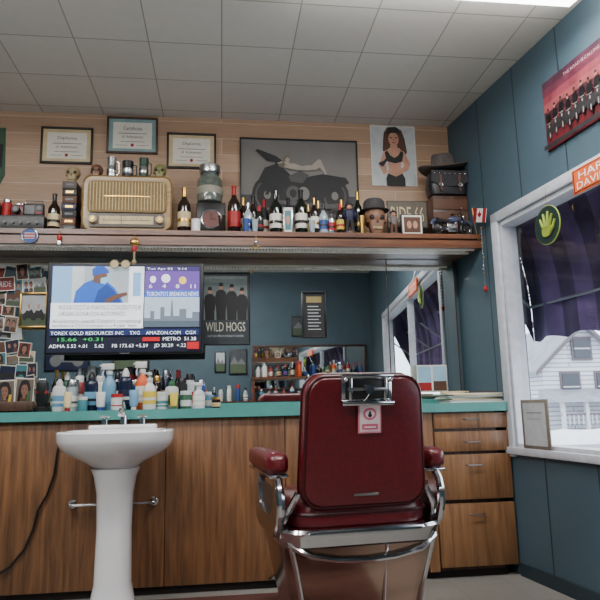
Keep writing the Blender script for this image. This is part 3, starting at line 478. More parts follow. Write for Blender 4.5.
# ------------------------------------------------------------------ bottles etc.
def mpx(Y,dz=0): return (Y*math.cos(PIT)+dz*math.sin(PIT))/F
def bottle(name,kind,x,y,z,h,r,body,cap,label=None):
    b=B(name,Matrix.Translation((x,y,z)))
    if kind=='wine':
        b.lathe((0,0,0),[(r*.9,0),(r,.01),(r,h*.58),(r*.93,h*.64),(r*.5,h*.74),(r*.36,h*.80),(r*.34,h*.95)],body); b.lathe((0,0,0),[(r*.36,h*.80),(r*.37,h*.81),(r*.36,h*.955),(r*.42,h*.96),(r*.42,h*.99),(r*.34,h)],cap)
    elif kind=='squeeze':
        b.lathe((0,0,0),[(r*.92,0),(r,.01),(r,h*.66),(r*.9,h*.74),(r*.5,h*.79),(r*.45,h*.8)],body,20,1,.7); b.lathe((0,0,h*.79),[(r*.5,0),(r*.5,h*.10),(r*.42,h*.12),(r*.2,h*.2),(r*.12,h*.21)],cap)
    elif kind=='tube':
        b.lathe((0,0,0),[(r*.55,0),(r*.55,h*.16)],cap); b.loft([[(r*a*math.cos(t),r*c*math.sin(t),zz) for t in [2*math.pi*k/16 for k in range(16)]] for a,c,zz in((.5,.5,h*.15),(.85,.7,h*.2),(.95,.5,h*.6),(1.,.12,h*.95),(1.,.06,h))],body)
    elif kind=='can':
        b.lathe((0,0,0),[(r*.95,0),(r,.005),(r,h*.78),(r*.8,h*.82)],body); b.lathe((0,0,h*.80),[(r*.82,0),(r*.82,h*.17),(r*.7,h*.2)],cap)
    elif kind=='jar':
        b.lathe((0,0,0),[(r*.95,0),(r,.008),(r,h*.74),(r*.93,h*.8)],body); b.lathe((0,0,h*.78),[(r*1.02,0),(r*1.02,h*.2),(r*.95,h*.22)],cap)
    elif kind=='glass':
        b.lathe((0,0,0),[(r*.7,0),(r*.72,.004),(r*.95,h),(r*.85,h),(r*.65,.012)],body)
    elif kind in('trigger','pump'):
        b.lathe((0,0,0),[(r*.95,0),(r,.01),(r,h*.5),(r*.85,h*.6),(r*.4,h*.7),(r*.36,h*.76)],body,20,1,.75); b.lathe((0,0,h*.75),[(r*.46,0),(r*.46,h*.08)],cap)
        if kind=='trigger':
            b.box((-r*.25,0,h*.92),(r*1.7,r*.6,h*.13),cap,.003); b.tube([(-r*.7,0,h*.88),(-r*.95,0,h*.78),(-r*.85,0,h*.70)],r*.13,cap,6); b.cyl((-r*1.1,0,h*.94),(-r*1.35,0,h*.94),r*.16,r*.12,cap,8)
        else:
            b.cyl((0,0,h*.82),(0,0,h*.93),r*.12,r*.12,cap,8); b.lathe((0,0,h*.92),[(r*.3,0),(r*.34,h*.05),(r*.2,h*.08)],cap); b.tube([(0,0,h*.96),(-r*.9,0,h*.96),(-r*1.05,0,h*.92)],r*.13,cap,6)
    if label is not None and kind!='tube':
        sy=.75 if kind in('trigger','pump') else(.7 if kind=='squeeze' else 1); a,c=(.14,.48) if kind!='wine' else (.14,.46)
        b.lathe((0,0,0),[(r*1.012,h*a),(r*1.015,h*a+.001),(r*1.015,h*c-.001),(r*1.012,h*c)],label,20,1,sy); b.lathe((0,0,0),[(r*1.02,h*(a+.1)),(r*1.025,h*(a+.11)),(r*1.025,h*(a+.16)),(r*1.02,h*(a+.17))],cap,20,1,sy)
    return b.done()
def onshelf(fn,name,kind,px,pt,w,Y,*a):
    p=at(px,pt,Y); return bottle(name,kind,p.x,Y,ZS,p.z-ZS,w*mpx(Y,1.1)/2,*a)
YB=3.74
for px,pt,w,body,cap,lab in((184.5,188,13,GLB,GLD,CRM),(234,186,13,GLB,RED,RED),(275.5,191,13,GLS,GLS,PAP),(300.5,190,13,GLS,DRK,PAP),(55,194,11,GLB,BLK,CRM)):
    onshelf(None,'wine_bottle','wine',px,pt,w,YB,body,cap,lab)
for px,pt,w,k,body,cap,lab,Y in((314,198,9,'wine',GLB,GLD,PAP,YB-.04),(323,205,9,'wine',CLR,BLK,BLU,YB-.045),(339.5,204,8,'wine',GLB,RED,YEL,YB-.045),(357,191,9,'wine',GLS,GLD,DRK,YB+.04),(248,203,9,'wine',CLR,SLV,BLU,YB-.02),(259,206,9,'wine',GLS,RED,DRK,YB-.02),(331,210,8,'wine',SLV,BLK,RED,YB-.045),(243,198,9,'wine',GLB,GLD,PAP,YB+.06),(253,196,9,'wine',GLB,BLK,CRM,YB+.06),(308,205,8,'wine',GLS,GLD,CRM,YB+.08),(318,201,9,'wine',DRK,GLD,CRM,YB+.10),(341,200,10,'wine',GLB,GLD,DRK,YB+.08),(288,198,10,'wine',GLB,DRK,CRM,YB+.08),(264,200,10,'wine',DRK,RED,PAP,YB+.09)):
    onshelf(None,'miniature_bottle',k,px,pt,w,Y,body,cap,lab)
for px,pt,w,Y,c in((222,216,8,3.68,GLB),(246,219,7,3.675,BLU),(255,220,7,3.675,CLR),(312,221,7,3.672,CLR),(362,216,7,3.68,GLD)):
    onshelf(None,'shot_glass','glass',px,pt,w,Y,c,c,None)
def stein(px,pt,w,Y,z,body,nm='beer_mug'):
    p=at(px,pt,Y); h=p.z-z; r=w*mpx(Y,1.2)/2; b=B(nm,Matrix.Translation((p.x,Y,z)))
    b.lathe((0,0,0),[(r*.95,0),(r,.006),(r*.86,h*.5),(r*.92,h),(r*.82,h),(r*.78,h*.5),(r*.7,.01)],body); b.tube([(r*.85,0,h*.85),(r*1.4,0,h*.8),(r*1.45,0,h*.35),(r*.88,0,h*.2)],r*.13,body,6); b.lathe((0,0,0),[(r*.93,h*.3),(r*.95,h*.31),(r*.93,h*.6),(r*.9,h*.61)],SLV); b.done()
def skull(name,x,y,z,s,m,hat=None):
    b=B(name,Matrix.Translation((x,y,z)))
    b.sph((0,.01*s,.62*s),(.36*s,.42*s,.36*s),m,18,12)
    b.loft([[(px_*f,-.30*s+py_*g+.1*s,zz) for px_,py_ in rrect(.46*s,.34*s,.1*s,4)] for f,g,zz in((.62,.7,0),(.8,.9,.08*s),(.95,1,.22*s),(1.1,1.1,.45*s))],m)
    for sg_ in(-1,1): b.sph((sg_*.15*s,-.34*s,.56*s),(.095*s,.05*s,.085*s),DRK,12,8); b.sph((sg_*.27*s,-.2*s,.42*s),(.07*s,.12*s,.05*s),m,10,6)
    b.prism([(-.05*s,-.40*s,.36*s),(.05*s,-.40*s,.36*s),(0,-.40*s,.47*s)],(0,.1*s,0),DRK)
    for k in range(6): b.box(((-.125+.05*k)*s,-.375*s,.2*s),(.04*s,.03*s,.09*s),BONE,.002*s)
    b.box((0,-.372*s,.15*s),(.3*s,.02*s,.012*s),DRK)
    if hat:
        b.lathe((0,0,.84*s),[(.47*s,0),(.48*s,.02*s),(.36*s,.06*s),(.34*s,.30*s),(.28*s,.38*s),(.1*s,.36*s)],hat,24,1,.95)
    b.done()
# vintage radio
p0=at(81,230,YB-.04);p1=at(172,177,YB-.04); rx0,rx1=p0.x,p1.x; rw=rx1-rx0; rh=p1.z-ZS; b=B('vintage_radio',Matrix.Translation(((rx0+rx1)/2,YB+.05,ZS)))
rwood=wood('radio_wood',(132,100,56),(176,144,92),False,.3); 
for sx_ in(-1,1):
    for yy in(-.06,.06): b.cyl((sx_*(rw/2-.04),yy,0),(sx_*(rw/2-.04),yy,.012),.012,.014,BLK,10)
b.loft([[(x,y,z+rh/2+.006) for x,z in rrect(rw*f,(rh-.012)*f,.05,6)] for y,f in((-.085,.97),(-.095,1),(.09,1),(.10,.97))],rwood)
b.loft([[(x,y,z+rh*.62) for x,z in rrect(rw*.88,rh*.56,.03,5)] for y in(-.0855,-.100)],M('speaker_cloth',(138,114,74),.8,0,.2,60))
for k in range(24): b.box((-rw*.41+rw*.82*k/23,-.101,rh*.62),(.004,.006,rh*.5),CRM)
b.box((0,-.103,rh*.62),(rw*.5,.006,.006),GLD); b.loft([[(x,y,z+rh*.2) for x,z in rrect(rw*.84,rh*.24,.012,4)] for y in(-.0855,-.099)],M('radio_dial',(60,44,30),.25))
b.art((-rw*.3,-.0995,rh*.11),(rw*.6,0,0),(0,0,rh*.18),[('r',0,.1,1,.9,CRM),('r',.05,.45,.95,.5,DRK),('r',.4,.1,.41,.9,RED)]+[('r',.08+.1*k,.5,.085+.1*k,.75,DRK) for k in range(9)])
for sx_ in(-1,1): b.cyl((sx_*rw*.37,-.098,rh*.2),(sx_*rw*.37,-.125,rh*.2),.026,.022,CRM,20); b.cyl((sx_*rw*.37,-.125,rh*.2),(sx_*rw*.37,-.128,rh*.2),.012,.012,GLD,16)
b.done(); zr_=ZS+rh+.001; Yr=YB+.05
skull('skull_ornament',at(97,170,Yr).x,Yr,zr_,.105,M('skull_bronze',(110,70,48),.4))
stein(112,158,10,Yr,zr_,SLV); stein(128,162,12,Yr,zr_,BLK); stein(144,159,10,Yr,zr_,M('mug_green',(44,70,56),.4))
skull('skull_ornament',at(160,170,Yr).x,Yr,zr_,.115,M('skull_gold',(120,120,66),.4))
b=B('book_stack'); xl=at(70,200,YB).x; zt_=at(69,182,YB).z; n=7; hh=(zt_-ZS)/n
for k in range(n): b.box((xl+random.uniform(-.004,.004),YB+.05,ZS+hh*(k+.5)),(.085,.13,hh*.98),[BLK,BRN,DRK,NAVY,BRN,BLK,M('book_grey',(90,80,76),.6)][k],.002); b.box((xl,YB+.05-.066,ZS+hh*(k+.5)),(.045,.004,hh*.3),GLD if k%2 else GRY)
b.done()
skull('skull_ornament',xl,YB+.05,zt_+.001,.12,BONE)
xa=-1.75; xb=at(46,224,YB).x; zt2=at(25,217,YB).z; b=B('stereo_deck'); b.b2((xa,YB-.04,ZS),(xb,YB+.14,zt2),BLK,.004)
b.b2((xa+.05,YB-.043,ZS+.02),(xa+.3,YB-.039,zt2-.02),GRY); 
for k in range(7): b.cyl((xb-.04-.045*k,YB-.04,(ZS+zt2)/2),(xb-.04-.045*k,YB-.055,(ZS+zt2)/2),.009,.008,GRY,12)
b.done()
bottle('soda_can','can',at(7,210,YB).x,YB,zt2,at(7,200,YB).z-zt2,.028,RED,SLV)
bottle('soda_can','can',at(-3,210,YB).x,YB,zt2,at(7,203,YB).z-zt2,.028,DRK,RED)
xx=at(18,210,YB).x; b=B('vintage_camera',Matrix.Translation((xx,YB,zt2))); b.box((0,0,.035),(.07,.035,.07),M('camera_red',(90,24,22),.4),.004); b.cyl((0,-.017,.035),(0,-.05,.035),.022,.02,BLK); b.cyl((0,-.05,.035),(0,-.052,.035),.014,.014,GRY); b.box((0,0,.077),(.03,.02,.014),SLV,.002); b.cyl((.024,0,.07),(.024,0,.08),.007,.007,SLV,10); b.done()
xx=at(34,210,YB).x; b=B('portable_radio',Matrix.Translation((xx,YB,zt2))); b.box((0,0,.04),(.115,.04,.08),BLK,.004); b.box((-.02,-.021,.04),(.055,.003,.055),GRY,.002); b.cyl((.035,-.02,.05),(.035,-.027,.05),.014,.014,GRY); b.box((.035,-.021,.02),(.03,.004,.01),RED); b.tube([(-.05,0,.08),(-.05,0,.1),(.05,0,.1),(.05,0,.08)],.003,SLV,6); b.done()
xx=at(211,215,YB).x; hz1=at(212,200,YB).z-ZS; b=B('mantel_clock',Matrix.Translation((xx,YB+.09,ZS))); b.box((0,.0,hz1/2),(.18,.1,hz1),BLK,.006); b.torus((0,-.052,hz1/2),.06,.007,(0,1,0),SLV); b.cyl((0,-.05,hz1/2),(0,-.053,hz1/2),.057,.057,M('clock_face',(110,66,60),.5),28); b.box((0,-.055,hz1/2+.018),(.004,.003,.04),BLK); b.box((.014,-.055,hz1/2),(.03,.003,.004),BLK); b.done()
zq=ZS+hz1; h=at(209,163,YB+.09).z-zq; b=B('glass_storage_jar',Matrix.Translation((xx-.01,YB+.09,zq))); b.lathe((0,0,0),[(.06,0),(.078,.01),(.082,.05),(.08,h*.55),(.055,h*.68),(.052,h*.74)],M('cloudy_glass',(96,104,96),.12,0,.35,25,coat=.5),24); b.lathe((0,0,h*.73),[(.066,0),(.068,.01),(.066,h*.18),(.03,h*.23),(.014,h*.25),(.012,h*.27)],SLV,24)
b.torus((0,0,h*.71),.058,.004,(0,0,1),SLV); b.lathe((0,0,0),[(.083,h*.2),(.084,h*.21),(.084,h*.36),(.082,h*.37)],M('jar_label',(150,146,130),.5),24); b.done()
bottle('white_ceramic_jar','jar',at(196,215,YB-.05).x,YB-.055,ZS,.08,.026,W_,W_)
def sframe(name,px,Y,fm,shp,z=None):
    X0,Z0,X1,Z1=rect(*px,Y); Z0=ZS if z is None else z; b=B(name); b.b2((X0,Y,Z0),(X1,Y+.02,Z1),fm,.003); b.art((X0+.008,Y-.0005,Z0+.008),(X1-X0-.016,0,0),(0,0,Z1-Z0-.016),[('r',0,0,1,1,PAP)]+shp); b.done(); return Z1
sframe('photo_frame',(283,207,293,231),YB-.05,SLV,[('r',.1,.1,.9,.9,TEAL),('e',.5,.5,.25,.2,SKN)])
zf=sframe('photo_frame',(401,214,423,231),YB-.04,BLK,[('r',.08,.1,.92,.9,BRN),('e',.35,.5,.12,.2,SKN),('e',.65,.5,.12,.2,SKN)])
b=B('licence_plate'); q=rect(387,201,427,215,YB+.06); b.b2((q[0],YB+.06,ZS),(q[2],YB+.075,q[3]),BLK,.002); b.art((q[0]+.004,YB+.0595,ZS+.085),(q[2]-q[0]-.008,0,0),(0,0,q[3]-ZS-.090),[('r',0,0,1,1,M('plate_tan',(88,78,66),.5)),('t','RIDE 66',.08,.2,.84,.6,CRM)]); b.done()
skull('skull_with_hat',at(374,210,YB).x,YB,ZS,.20,M('skull_tan',(128,92,70),.5),M('grey_felt',(60,57,58),.8))
def figurine(px,pt,Y,c1,c2):
    p=at(px,pt,Y); h=p.z-ZS; b=B('figurine',Matrix.Translation((p.x,Y,ZS))); b.lathe((0,0,0),[(h*.22,0),(h*.22,h*.07),(h*.19,h*.09)],DKW)
    b.tube([(-h*.09,0,h*.09),(-h*.08,0,h*.3),(-h*.05,0,h*.48)],[h*.06,h*.06,h*.08],c2,8); b.tube([(h*.09,0,h*.09),(h*.08,0,h*.3),(h*.05,0,h*.48)],[h*.06,h*.06,h*.08],c2,8)
    b.loft([[(x*f,y*f,zz) for x,y in rrect(h*.28,h*.18,h*.06,3)] for f,zz in((.8,h*.44),(1,h*.6),(1.1,h*.74),(.5,h*.8))],c1); b.sph((0,0,h*.88),(h*.09,h*.09,h*.11),SKN,10,8); b.lathe((0,0,h*.93),[(h*.14,0),(h*.08,h*.02),(h*.07,h*.08),(h*.02,h*.09)],DRK,12)
    for s_g in(-1,1): b.tube([(s_g*h*.14,0,h*.73),(s_g*h*.2,-h*.03,h*.58),(s_g*h*.12,-h*.12,h*.5)],[h*.05,h*.045,h*.035],c1,8)
    b.done()
figurine(349,203,YB-.04,NAVY,DRK); figurine(393,211,YB-.04,M('figurine_grey',(110,100,92),.5),BRN)
# crate, leather saddlebag and cowboy hat at the shelf's right end
xx=at(448,190,YB+.06).x; z1b=at(448,171,YB+.06).z; zmid=at(448,197,YB+.06).z; b=B('wooden_crate',Matrix.Translation((xx,YB+.1,ZS)))
b.box((0,0,(zmid-ZS)/2),(.24,.13,zmid-ZS),DKW,.004)
for k in(-1,0,1): b.box((0,-.067,(zmid-ZS)*(.5+.3*k)),(.235,.006,(zmid-ZS)*.24),BRN,.002)
b.done()
LTH=M('black_leather',(26,23,30),.42,0,.3,30,bump=.4)
b=B('leather_saddlebag',Matrix.Translation((xx,YB+.09,zmid))); hh=z1b-zmid
b.loft([[(x*(1+.02*math.sin(k*3+x*40)),y,zz) for x,y in rrect(w,d,.04,5)] for k,(w,d,zz) in enumerate(((.21,.10,0),(.25,.13,.012),(.265,.14,hh*.35),(.255,.135,hh*.7),(.23,.12,hh*.92),(.19,.09,hh)))],LTH)
b.prism([(-.125,-.073,hh*.92),(.125,-.073,hh*.92),(.13,-.073,hh*.5),(.07,-.073,hh*.36),(0,-.073,hh*.32),(-.07,-.073,hh*.36),(-.13,-.073,hh*.5)],(0,-.006,0),LTH)
for x in(-.065,.065): b.box((x,-.082,hh*.45),(.014,.006,hh*.6),BRN,.001); b.torus((x,-.087,hh*.36),.011,.003,(0,1,0),SLV,12,6)
for k in range(7): b.sph((-.105+.035*k,-.081,hh*.80),.005,SLV,8,6)
b.done()
b=B('cowboy_hat',Matrix.Translation((xx-.01,YB+.09,z1b+.013))@Matrix.Rotation(rad(-10),4,'Z')@Matrix.Rotation(rad(-4),4,'Y')); HF=M('charcoal_felt',(84,78,76),.85,0,.2,40); n=40
def hring(r,z,curl=0,sq=.74): return [(r*math.cos(t),r*sq*math.sin(t),z+curl*abs(math.cos(t))**2.5-(.008*abs(math.sin(t))**3 if curl else 0)) for t in [2*math.pi*k/n for k in range(n)]]
def crown(r,z,dent): return [(r*math.cos(t)*(1-.12*dent*max(0,-math.sin(t))),r*.74*math.sin(t),z-.018*dent*abs(math.sin(t))) for t in [2*math.pi*k/n for k in range(n)]]
ch=.125
b.loft([hring(.075,.0),hring(.12,-.001,.006),hring(.155,-.002,.022),hring(.168,.000,.034),hring(.166,.006,.036),hring(.12,.006,.008),hring(.083,.010),crown(.080,ch*.45,0),crown(.072,ch*.85,.3),crown(.060,ch*.98,.8),crown(.035,ch*.90,1),crown(.008,ch*.84,1)],HF); b.loft([hring(.0845,.012),hring(.0835,.030)],BRN,False); b.done()
# model motorcycle
p=at(450,215,YB-.03); b=B('model_motorcycle',Matrix.Translation((p.x,YB-.045,ZS))@Matrix.Rotation(rad(8),4,'Z')@Matrix.Scale(1.12,4)); r=.042; MT=M('bike_tank',(70,74,100),.2,coat=.6)
for x in(-.085,.09): b.torus((x,0,r),r-.009,.009,(0,1,0),BLK); b.torus((x,0,r),r-.018,.002,(0,1,0),CHR); b.cyl((x,-.006,r),(x,.006,r),.010,.010,CHR,10); [b.tube([(x,0,r),(x+(r-.012)*math.cos(k*.785),0,r+(r-.012)*math.sin(k*.785))],.0012,CHR,4) for k in range(8)]
b.tube([(.09,.012,r),(.062,.012,.12),(.055,.012,.135)],.004,CHR,6); b.tube([(.09,-.012,r),(.062,-.012,.12),(.055,-.012,.135)],.004,CHR,6)
b.tube([(.035,-.06,.15),(.055,-.03,.142),(.055,.03,.142),(.035,.06,.15)],.004,CHR,6); b.sph((.078,0,.115),(.014,.014,.014),CHR,10,8)
b.sph((.02,0,.098),(.045,.02,.02),MT,14,8); b.loft([[(x,y,z) for y,z in((-.018,.075),(.018,.075),(.016,.09+dz),(-.016,.09+dz))] for x,dz in((-.10,.012),(-.06,0),(-.02,-.002))],BLK)
b.box((0,0,.045),(.07,.03,.05),SLV,.006); b.cyl((-.01,0,.05),(-.03,0,.082),.014,.012,CHR,12); b.cyl((.01,0,.05),(.03,0,.082),.014,.012,CHR,12)
b.tube([(.02,-.02,.04),(-.02,-.025,.03),(-.12,-.025,.035)],[.005,.006,.008],CHR,8); b.tube([(-.085,0,r),(-.03,0,.05)],.006,CHR,6)
b.tube([(-.13,0,.06),(-.115,0,.085),(-.085,0,.093),(-.055,0,.083)],.010,MT,8); b.tube([(.13,0,.065),(.115,0,.085),(.09,0,.09),(.06,0,.08)],.008,MT,8)
b.tube([(0,0,.03),(.01,.03,.0025)],.003,BLK,5); b.done()
# things hanging on the shelf front
def hang(name,px,py0,py1,fn):
    p=at(px,py0,YS-.004); q=at(px,py1,YS-.006); b=B(name); b.tube([(p.x,YS-.002,p.z),(p.x,YS-.008,p.z-.004),(p.x,YS-.008,q.z)],.0015,GLD,5); fn(b,Vector((p.x,YS-.012,q.z))); b.done()
hang('hanging_keychain',135,233,240,lambda b,p:(b.sph(p-Vector((0,0,.015)),(.028,.012,.024),GLD,12,8),b.sph(p-Vector((0,.0,.055)),(.016,.01,.022),RED,10,8),b.tube([p-Vector((0,0,.07)),p-Vector((0,0,.13))],.006,BONE,6),b.sph(p-Vector((0,0,.135)),(.014,.01,.014),BONE,8,6)))
hang('hanging_keychain',256,235,241,lambda b,p:(b.sph(p-Vector((0,0,.01)),(.012,.008,.016),SLV,10,8),b.torus(p-Vector((0,0,.04)),.013,.003,(0,1,0),GLD)))
hang('hanging_keychain',60,231,236,lambda b,p:(b.sph(p-Vector((0,0,.01)),(.014,.008,.02),RED,10,8),b.box(p-Vector((0,0,.045)),(.02,.004,.03),SLV,.001)))
p=at(30,236,YS-.004); b=B('fridge_magnet'); b.cyl((p.x,YS-.0015,p.z),(p.x,YS-.012,p.z),.045,.045,BLU,24); b.torus((p.x,YS-.012,p.z),.043,.003,(0,1,0),SLV); b.art((p.x-.028,YS-.0125,p.z-.018),(.056,0,0),(0,0,.036),[('r',0,0,1,1,LGR),('r',0,.1,1,.35,RED),('r',0,.6,1,.85,RED)]); b.done()
b=B('sunglasses'); p=at(120,264,3.70); 
for sg_ in(-1,1): b.torus((p.x+sg_*.032,3.70,p.z),.024,.003,(0,1,0),BONE,18,6); b.cyl((p.x+sg_*.032,3.699,p.z),(p.x+sg_*.032,3.701,p.z),.022,.022,CRM,18); b.tube([(p.x+sg_*.056,3.70,p.z+.006),(p.x+sg_*.06,3.718,p.z+.005),(p.x+sg_*.058,3.722,p.z+.018)],.002,BONE,5)
b.tube([(p.x-.01,3.70,p.z+.005),(p.x+.01,3.70,p.z+.005)],.003,BONE,5); b.tube([(p.x,3.70,p.z+.006),(p.x,3.70,1.914)],.001,BLK,4); b.done()
# ------------------------------------------------------------------ counter goods
def oncounter(name,kind,px,pt,w,Y,body,cap,lab=None):
    p=at(px,pt,Y); bottle(name,kind,p.x,Y,ZCNT+.0005,p.z-ZCNT,w*mpx(Y)/2,body,cap,lab)
LBL=M('bottle_lightblue',(100,146,176),.3); W2=M('bottle_white',(196,197,196),.35); NV2=M('bottle_navy',(18,28,54),.25)
for a in [('shampoo_bottle','squeeze',60,379,13,3.60,W2,W2,LBL),('aftershave_bottle','jar',73,380,11,3.66,CLR,SLV,PAP),('talc_canister','can',80,376,10,3.74,M('canister_red',(130,44,44),.4),W2,W2),
 ('aftershave_bottle','squeeze',92,372,13,3.60,NV2,BLK,LBL),('spray_bottle','trigger',110,363,14,3.62,LBL,W2,None),('hairspray_can','can',101,376,10,3.75,PAP,W2,BLU),('tonic_bottle','squeeze',126,368,14,3.62,NV2,W2,NAVY),
 ('spray_bottle','trigger',143,361,13,3.62,ORG,W2,PAP),('lotion_bottle','pump',150,372,13,3.55,W2,W2,YEL),('cream_jar','jar',162,392,12,3.58,W2,W2,TEAL),('shampoo_bottle','squeeze',172,380,13,3.66,W2,GRN,GRN),('hairspray_can','can',182,378,11,3.74,DRK,BLK,TEAL),('gel_tub','jar',186,391,11,3.58,M('tub_green',(46,88,64),.4),W2,W2),('spray_bottle','trigger',199,382,12,3.58,W2,W2,PAP),
 ('disinfectant_jar','jar',134,380,10,3.74,M('barbicide_blue',(20,80,150),.1,coat=.5),SLV,None),('cream_jar','jar',83,397,9,3.54,TEAL,W2,None),('cologne_bottle','can',157,376,9,3.76,GLB,GLD,CRM),('cream_jar','jar',117,394,11,3.54,W2,RED,W2),('cologne_bottle','can',166,370,8,3.84,NV2,SLV,CRM),('shampoo_bottle','squeeze',68,372,11,3.86,M('bottle_green',(46,82,64),.3),W2,CRM),('tonic_bottle','squeeze',118,370,10,3.82,GLB,BLK,CRM),('hairspray_can','can',190,374,9,3.86,LGR,BLK,RED),
 ('gel_tube','tube',101,392,9,3.545,W2,BLU),('gel_tube','tube',134,390,9,3.545,LBL,W2),('gel_tube','tube',174,393,8,3.545,YEL,GRN),('gel_tube','tube',68,392,8,3.545,CRM,RED),('talc_canister','can',208,392,9,3.66,LBL,W2,W2),('cream_jar','jar',216,397,9,3.6,GLB,GLD,CRM),
 ('tonic_bottle','wine',57,370,9,3.90,GLB,GLD,CRM),('tonic_bottle','wine',80,368,9,3.91,GLS,W2,PAP),('hairspray_can','can',92,366,9,3.91,LGR,W2,BLU),('tonic_bottle','wine',104,369,9,3.91,CLR,BLU,LBL),('hairspray_can','can',130,367,9,3.91,RED,BLK,W2),('tonic_bottle','wine',143,370,9,3.91,GLB,BLK,YEL),('shampoo_bottle','squeeze',155,369,9,3.91,W2,BLK,NAVY),('tonic_bottle','wine',178,370,9,3.91,GLS,RED,CRM),('cologne_bottle','can',201,380,9,3.88,BLU,SLV,W2)]: oncounter(*a)
b=B('hair_clipper_stand'); p=at(42,400,3.6); b.T=Matrix.Translation((p.x,3.6,ZCNT+.0005)); b.lathe((0,0,0),[(.045,0),(.045,.02),(.035,.03)],BLK); b.loft([[(x*f,y*f,z) for x,y in rrect(.06,.045,.015,4)] for f,z in((.7,.03),(1,.06),(1.05,.14),(.9,.16))],BLK); b.loft([[(x,y,z) for x,y in rrect(.062,.046,.015,4)] for z in(.10,.115)],RED); b.box((0,-.01,.168),(.04,.02,.02),SLV,.002); b.done()
b=B('counter_caddy'); q=at(-4,405,3.72); zc_=ZCNT+.001; b.b2((q.x-.2,3.72,zc_),(at(33,400,3.72).x,3.735,zc_+.06),DKW,.002); b.b2((q.x-.2,3.72,zc_),(at(33,400,3.72).x,3.80,zc_+.01),DKW,.002); b.b2((q.x-.2,3.79,zc_),(at(33,400,3.72).x,3.80,zc_+.06),DKW,.002)
for k in range(6): x=q.x-.1+.05*k; b.cyl((x,3.762,zc_+.01),(x+.01,3.765,zc_+.10+.01*(k%3)),.006,.008,[RED,BLU,SLV,YEL,BLK,GRN][k],8)
b.done()
b=B('newspaper_pile'); xa=at(446,398,3.62).x; xb=at(503,398,3.62).x
for k in range(7): b.box(((xa+xb)/2+random.uniform(-.015,.015),3.68+random.uniform(-.01,.01),ZCNT+.004+.008*k),((xb-xa)-.05*random.random(),.25,.007),[PAP,LGR,CRM][k%3],.001,Matrix.Rotation(rad(random.uniform(-4,4)),3,'Z'))
b.done()
b=B('comb'); x=at(480,390,3.62).x; zc=ZCNT+.062; b.box((x,3.63,zc),(.18,.012,.006),BRN,.001)
for k in range(28): b.box((x-.085+.0063*k,3.617,zc),(.003,.02,.003),BRN)
b.done()
b=B('hair_brush'); x=at(455,392,3.6).x; b.T=Matrix.Translation((x,3.65,ZCNT+.062)); b.loft([[(xx_,y*1.,z) for y,z in rrect(w,.016,.007,3)] for xx_,w in((-.07,.03),(-.02,.045),(.02,.03),(.03,.018),(.10,.016),(.105,.01))],CRM); b.done()
# ------------------------------------------------------------------ rear-wall items (seen in the mirror)
b=B('rear_wall_mirror'); b.b2((.45,-.897,1.22),(2.05,-.88,1.80),mm); 
for q in((.42,1.19,2.08,1.22),(.42,1.80,2.08,1.83),(.42,1.22,.45,1.80),(2.05,1.22,2.08,1.80)): b.b2((q[0],-.898,q[1]),(q[2],-.86,q[3]),DKW,.003)
b.done()
b=B('rear_shelf')
for z,x0_,x1_ in((1.02,-.4,2.05),(1.34,.40,2.05)):
    b.b2((x0_,-.855,z),(x1_,-.64,z+.03),wsh)
for x in(-.3,.42,1.2,2.0): b.b2((x,-.855,.70),(x+.03,-.66,1.34 if x>.4 else 1.02),wsh)
b.done()
def rshelf(x0_,x1_,z,n,hmin,hmax):
    for k in range(n):
        x=x0_+(x1_-x0_)*k/(n-1)+random.uniform(-.012,.012); bottle('tonic_bottle',random.choice(['wine','squeeze','can','jar','pump','wine']),x,-.74,z,random.uniform(hmin,hmax),random.uniform(.025,.034),random.choice([W2,GLS,GLB,RED,BLU,CLR,GRN,PAP,LBL,ORG]),random.choice([W2,BLK,SLV,RED]),random.choice([PAP,CRM,None,BLU]))
rshelf(-.33,1.95,1.051,22,.14,.26); rshelf(.50,1.97,1.371,16,.13,.24)
def rear(name,x0,z0_,x1,z1_,bg,shp):
    b=B(name); b.b2((x0,-.898,z0_),(x1,-.88,z1_),BLK,.003); b.art((x1-.02,-.8795,z0_+.02),(-(x1-x0-.04),0,0),(0,0,z1_-z0_-.04),[('r',0,0,1,1,bg)]+shp); b.done()
DS=M('photo_slate',(60,64,70),.5)
land2=[('r',0,0,1,.4,M('print_olive',(70,84,60))),('p',[(0,.4),(.3,.65),(.5,.45),(.75,.75),(1,.4)],GRY)]
rear('framed_photo',-.10,1.45,.06,1.75,LGR,land2); rear('framed_photo',.10,1.42,.36,1.78,DS,land2); rear('framed_photo',-1.5,1.5,-1.0,1.9,DS,land2); rear('framed_photo',-2.4,1.5,-1.8,1.95,NAVY,bike(.5,1.6,GRY))
rear('framed_photo',1.0,1.95,1.35,2.25,DS,land2)
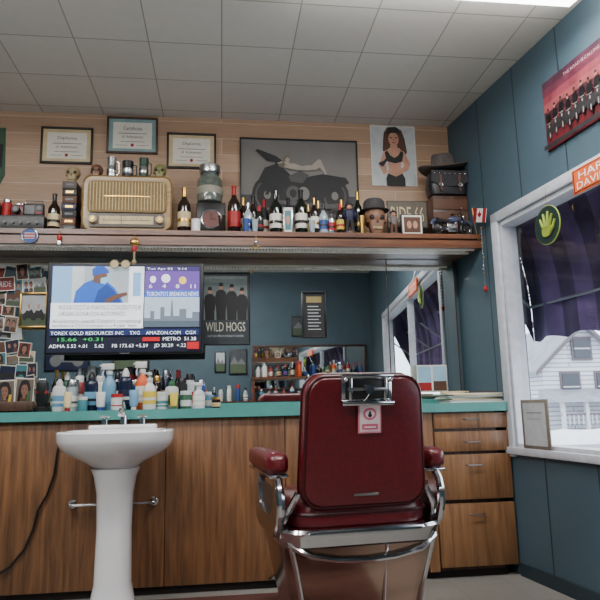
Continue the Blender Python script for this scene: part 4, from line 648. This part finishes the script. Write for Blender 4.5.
# ------------------------------------------------------------------ lamps
TUBE=M('fluorescent_tube',(253,252,250),.5,0,.0,1,emit=13.)
def fixture(name,x0,x1,y):
    b=B(name); b.b2((x0,y-.07,ZCEIL-.03),(x1,y+.07,ZCEIL-.001),W_,.004)
    b.loft([[(x,y+yy,ZCEIL-.03-zz) for yy,zz in((-.085,0),(-.09,.03),(-.07,.065),(0,.075),(.07,.065),(.09,.03),(.085,0))] for x in(x0+.01,x1-.01)],TUBE); b.done()
    l=bpy.data.lights.new(name+'_lamp','AREA'); l.shape='RECTANGLE'; l.size=x1-x0-.1; l.size_y=.14; l.energy=POW; l.color=(1,.985,.96); o=bpy.data.objects.new(name+'_lamp',l); bpy.context.scene.collection.objects.link(o); o.location=((x0+x1)/2,y,ZCEIL-.12)
POW=31
fixture('fluorescent_light',.30,1.66,2.43); fixture('fluorescent_light',-1.9,-.5,2.2)  # the left one is an unseen fixture added to brighten the room
fixture('fluorescent_light',-.9,.5,.5); fixture('fluorescent_light',-2.6,-1.2,.9)  # both added out of view to lift the light on walls and ceiling
l=bpy.data.lights.new('portal','AREA'); l.shape='RECTANGLE'; l.size=s1-s0; l.size_y=zt-zb; l.cycles.is_portal=True; o=bpy.data.objects.new('window_portal',l); bpy.context.scene.collection.objects.link(o)
o.matrix_world=RW@Matrix.Translation(((s0+s1)/2,.14,(zb+zt)/2))@Matrix.Rotation(rad(-90),4,'X')
w=bpy.data.worlds.new('overcast'); bpy.context.scene.world=w; w.use_nodes=True; nt=w.node_tree; bg=nt.nodes['Background']
tc=nt.nodes.new('ShaderNodeTexCoord'); no=nt.nodes.new('ShaderNodeTexNoise'); no.inputs['Scale'].default_value=2.; cr_=nt.nodes.new('ShaderNodeValToRGB'); cr_.color_ramp.elements[0].color=(.78,.84,.94,1); cr_.color_ramp.elements[1].color=(.95,.97,1,1)
nt.links.new(tc.outputs['Generated'],no.inputs['Vector']); nt.links.new(no.outputs['Fac'],cr_.inputs['Fac']); nt.links.new(cr_.outputs['Color'],bg.inputs['Color']); bg.inputs['Strength'].default_value=5.0
# ------------------------------------------------------------------ camera
cam=bpy.data.cameras.new('camera'); cam.sensor_width=36; cam.lens=36*F/600; cam.clip_start=.02; cam.clip_end=300
co=bpy.data.objects.new('camera',cam); bpy.context.scene.collection.objects.link(co)
m3=Matrix((rt,up,-fw)).transposed(); co.matrix_world=Matrix.Translation((0,0,HC))@m3.to_4x4()
bpy.context.scene.camera=co
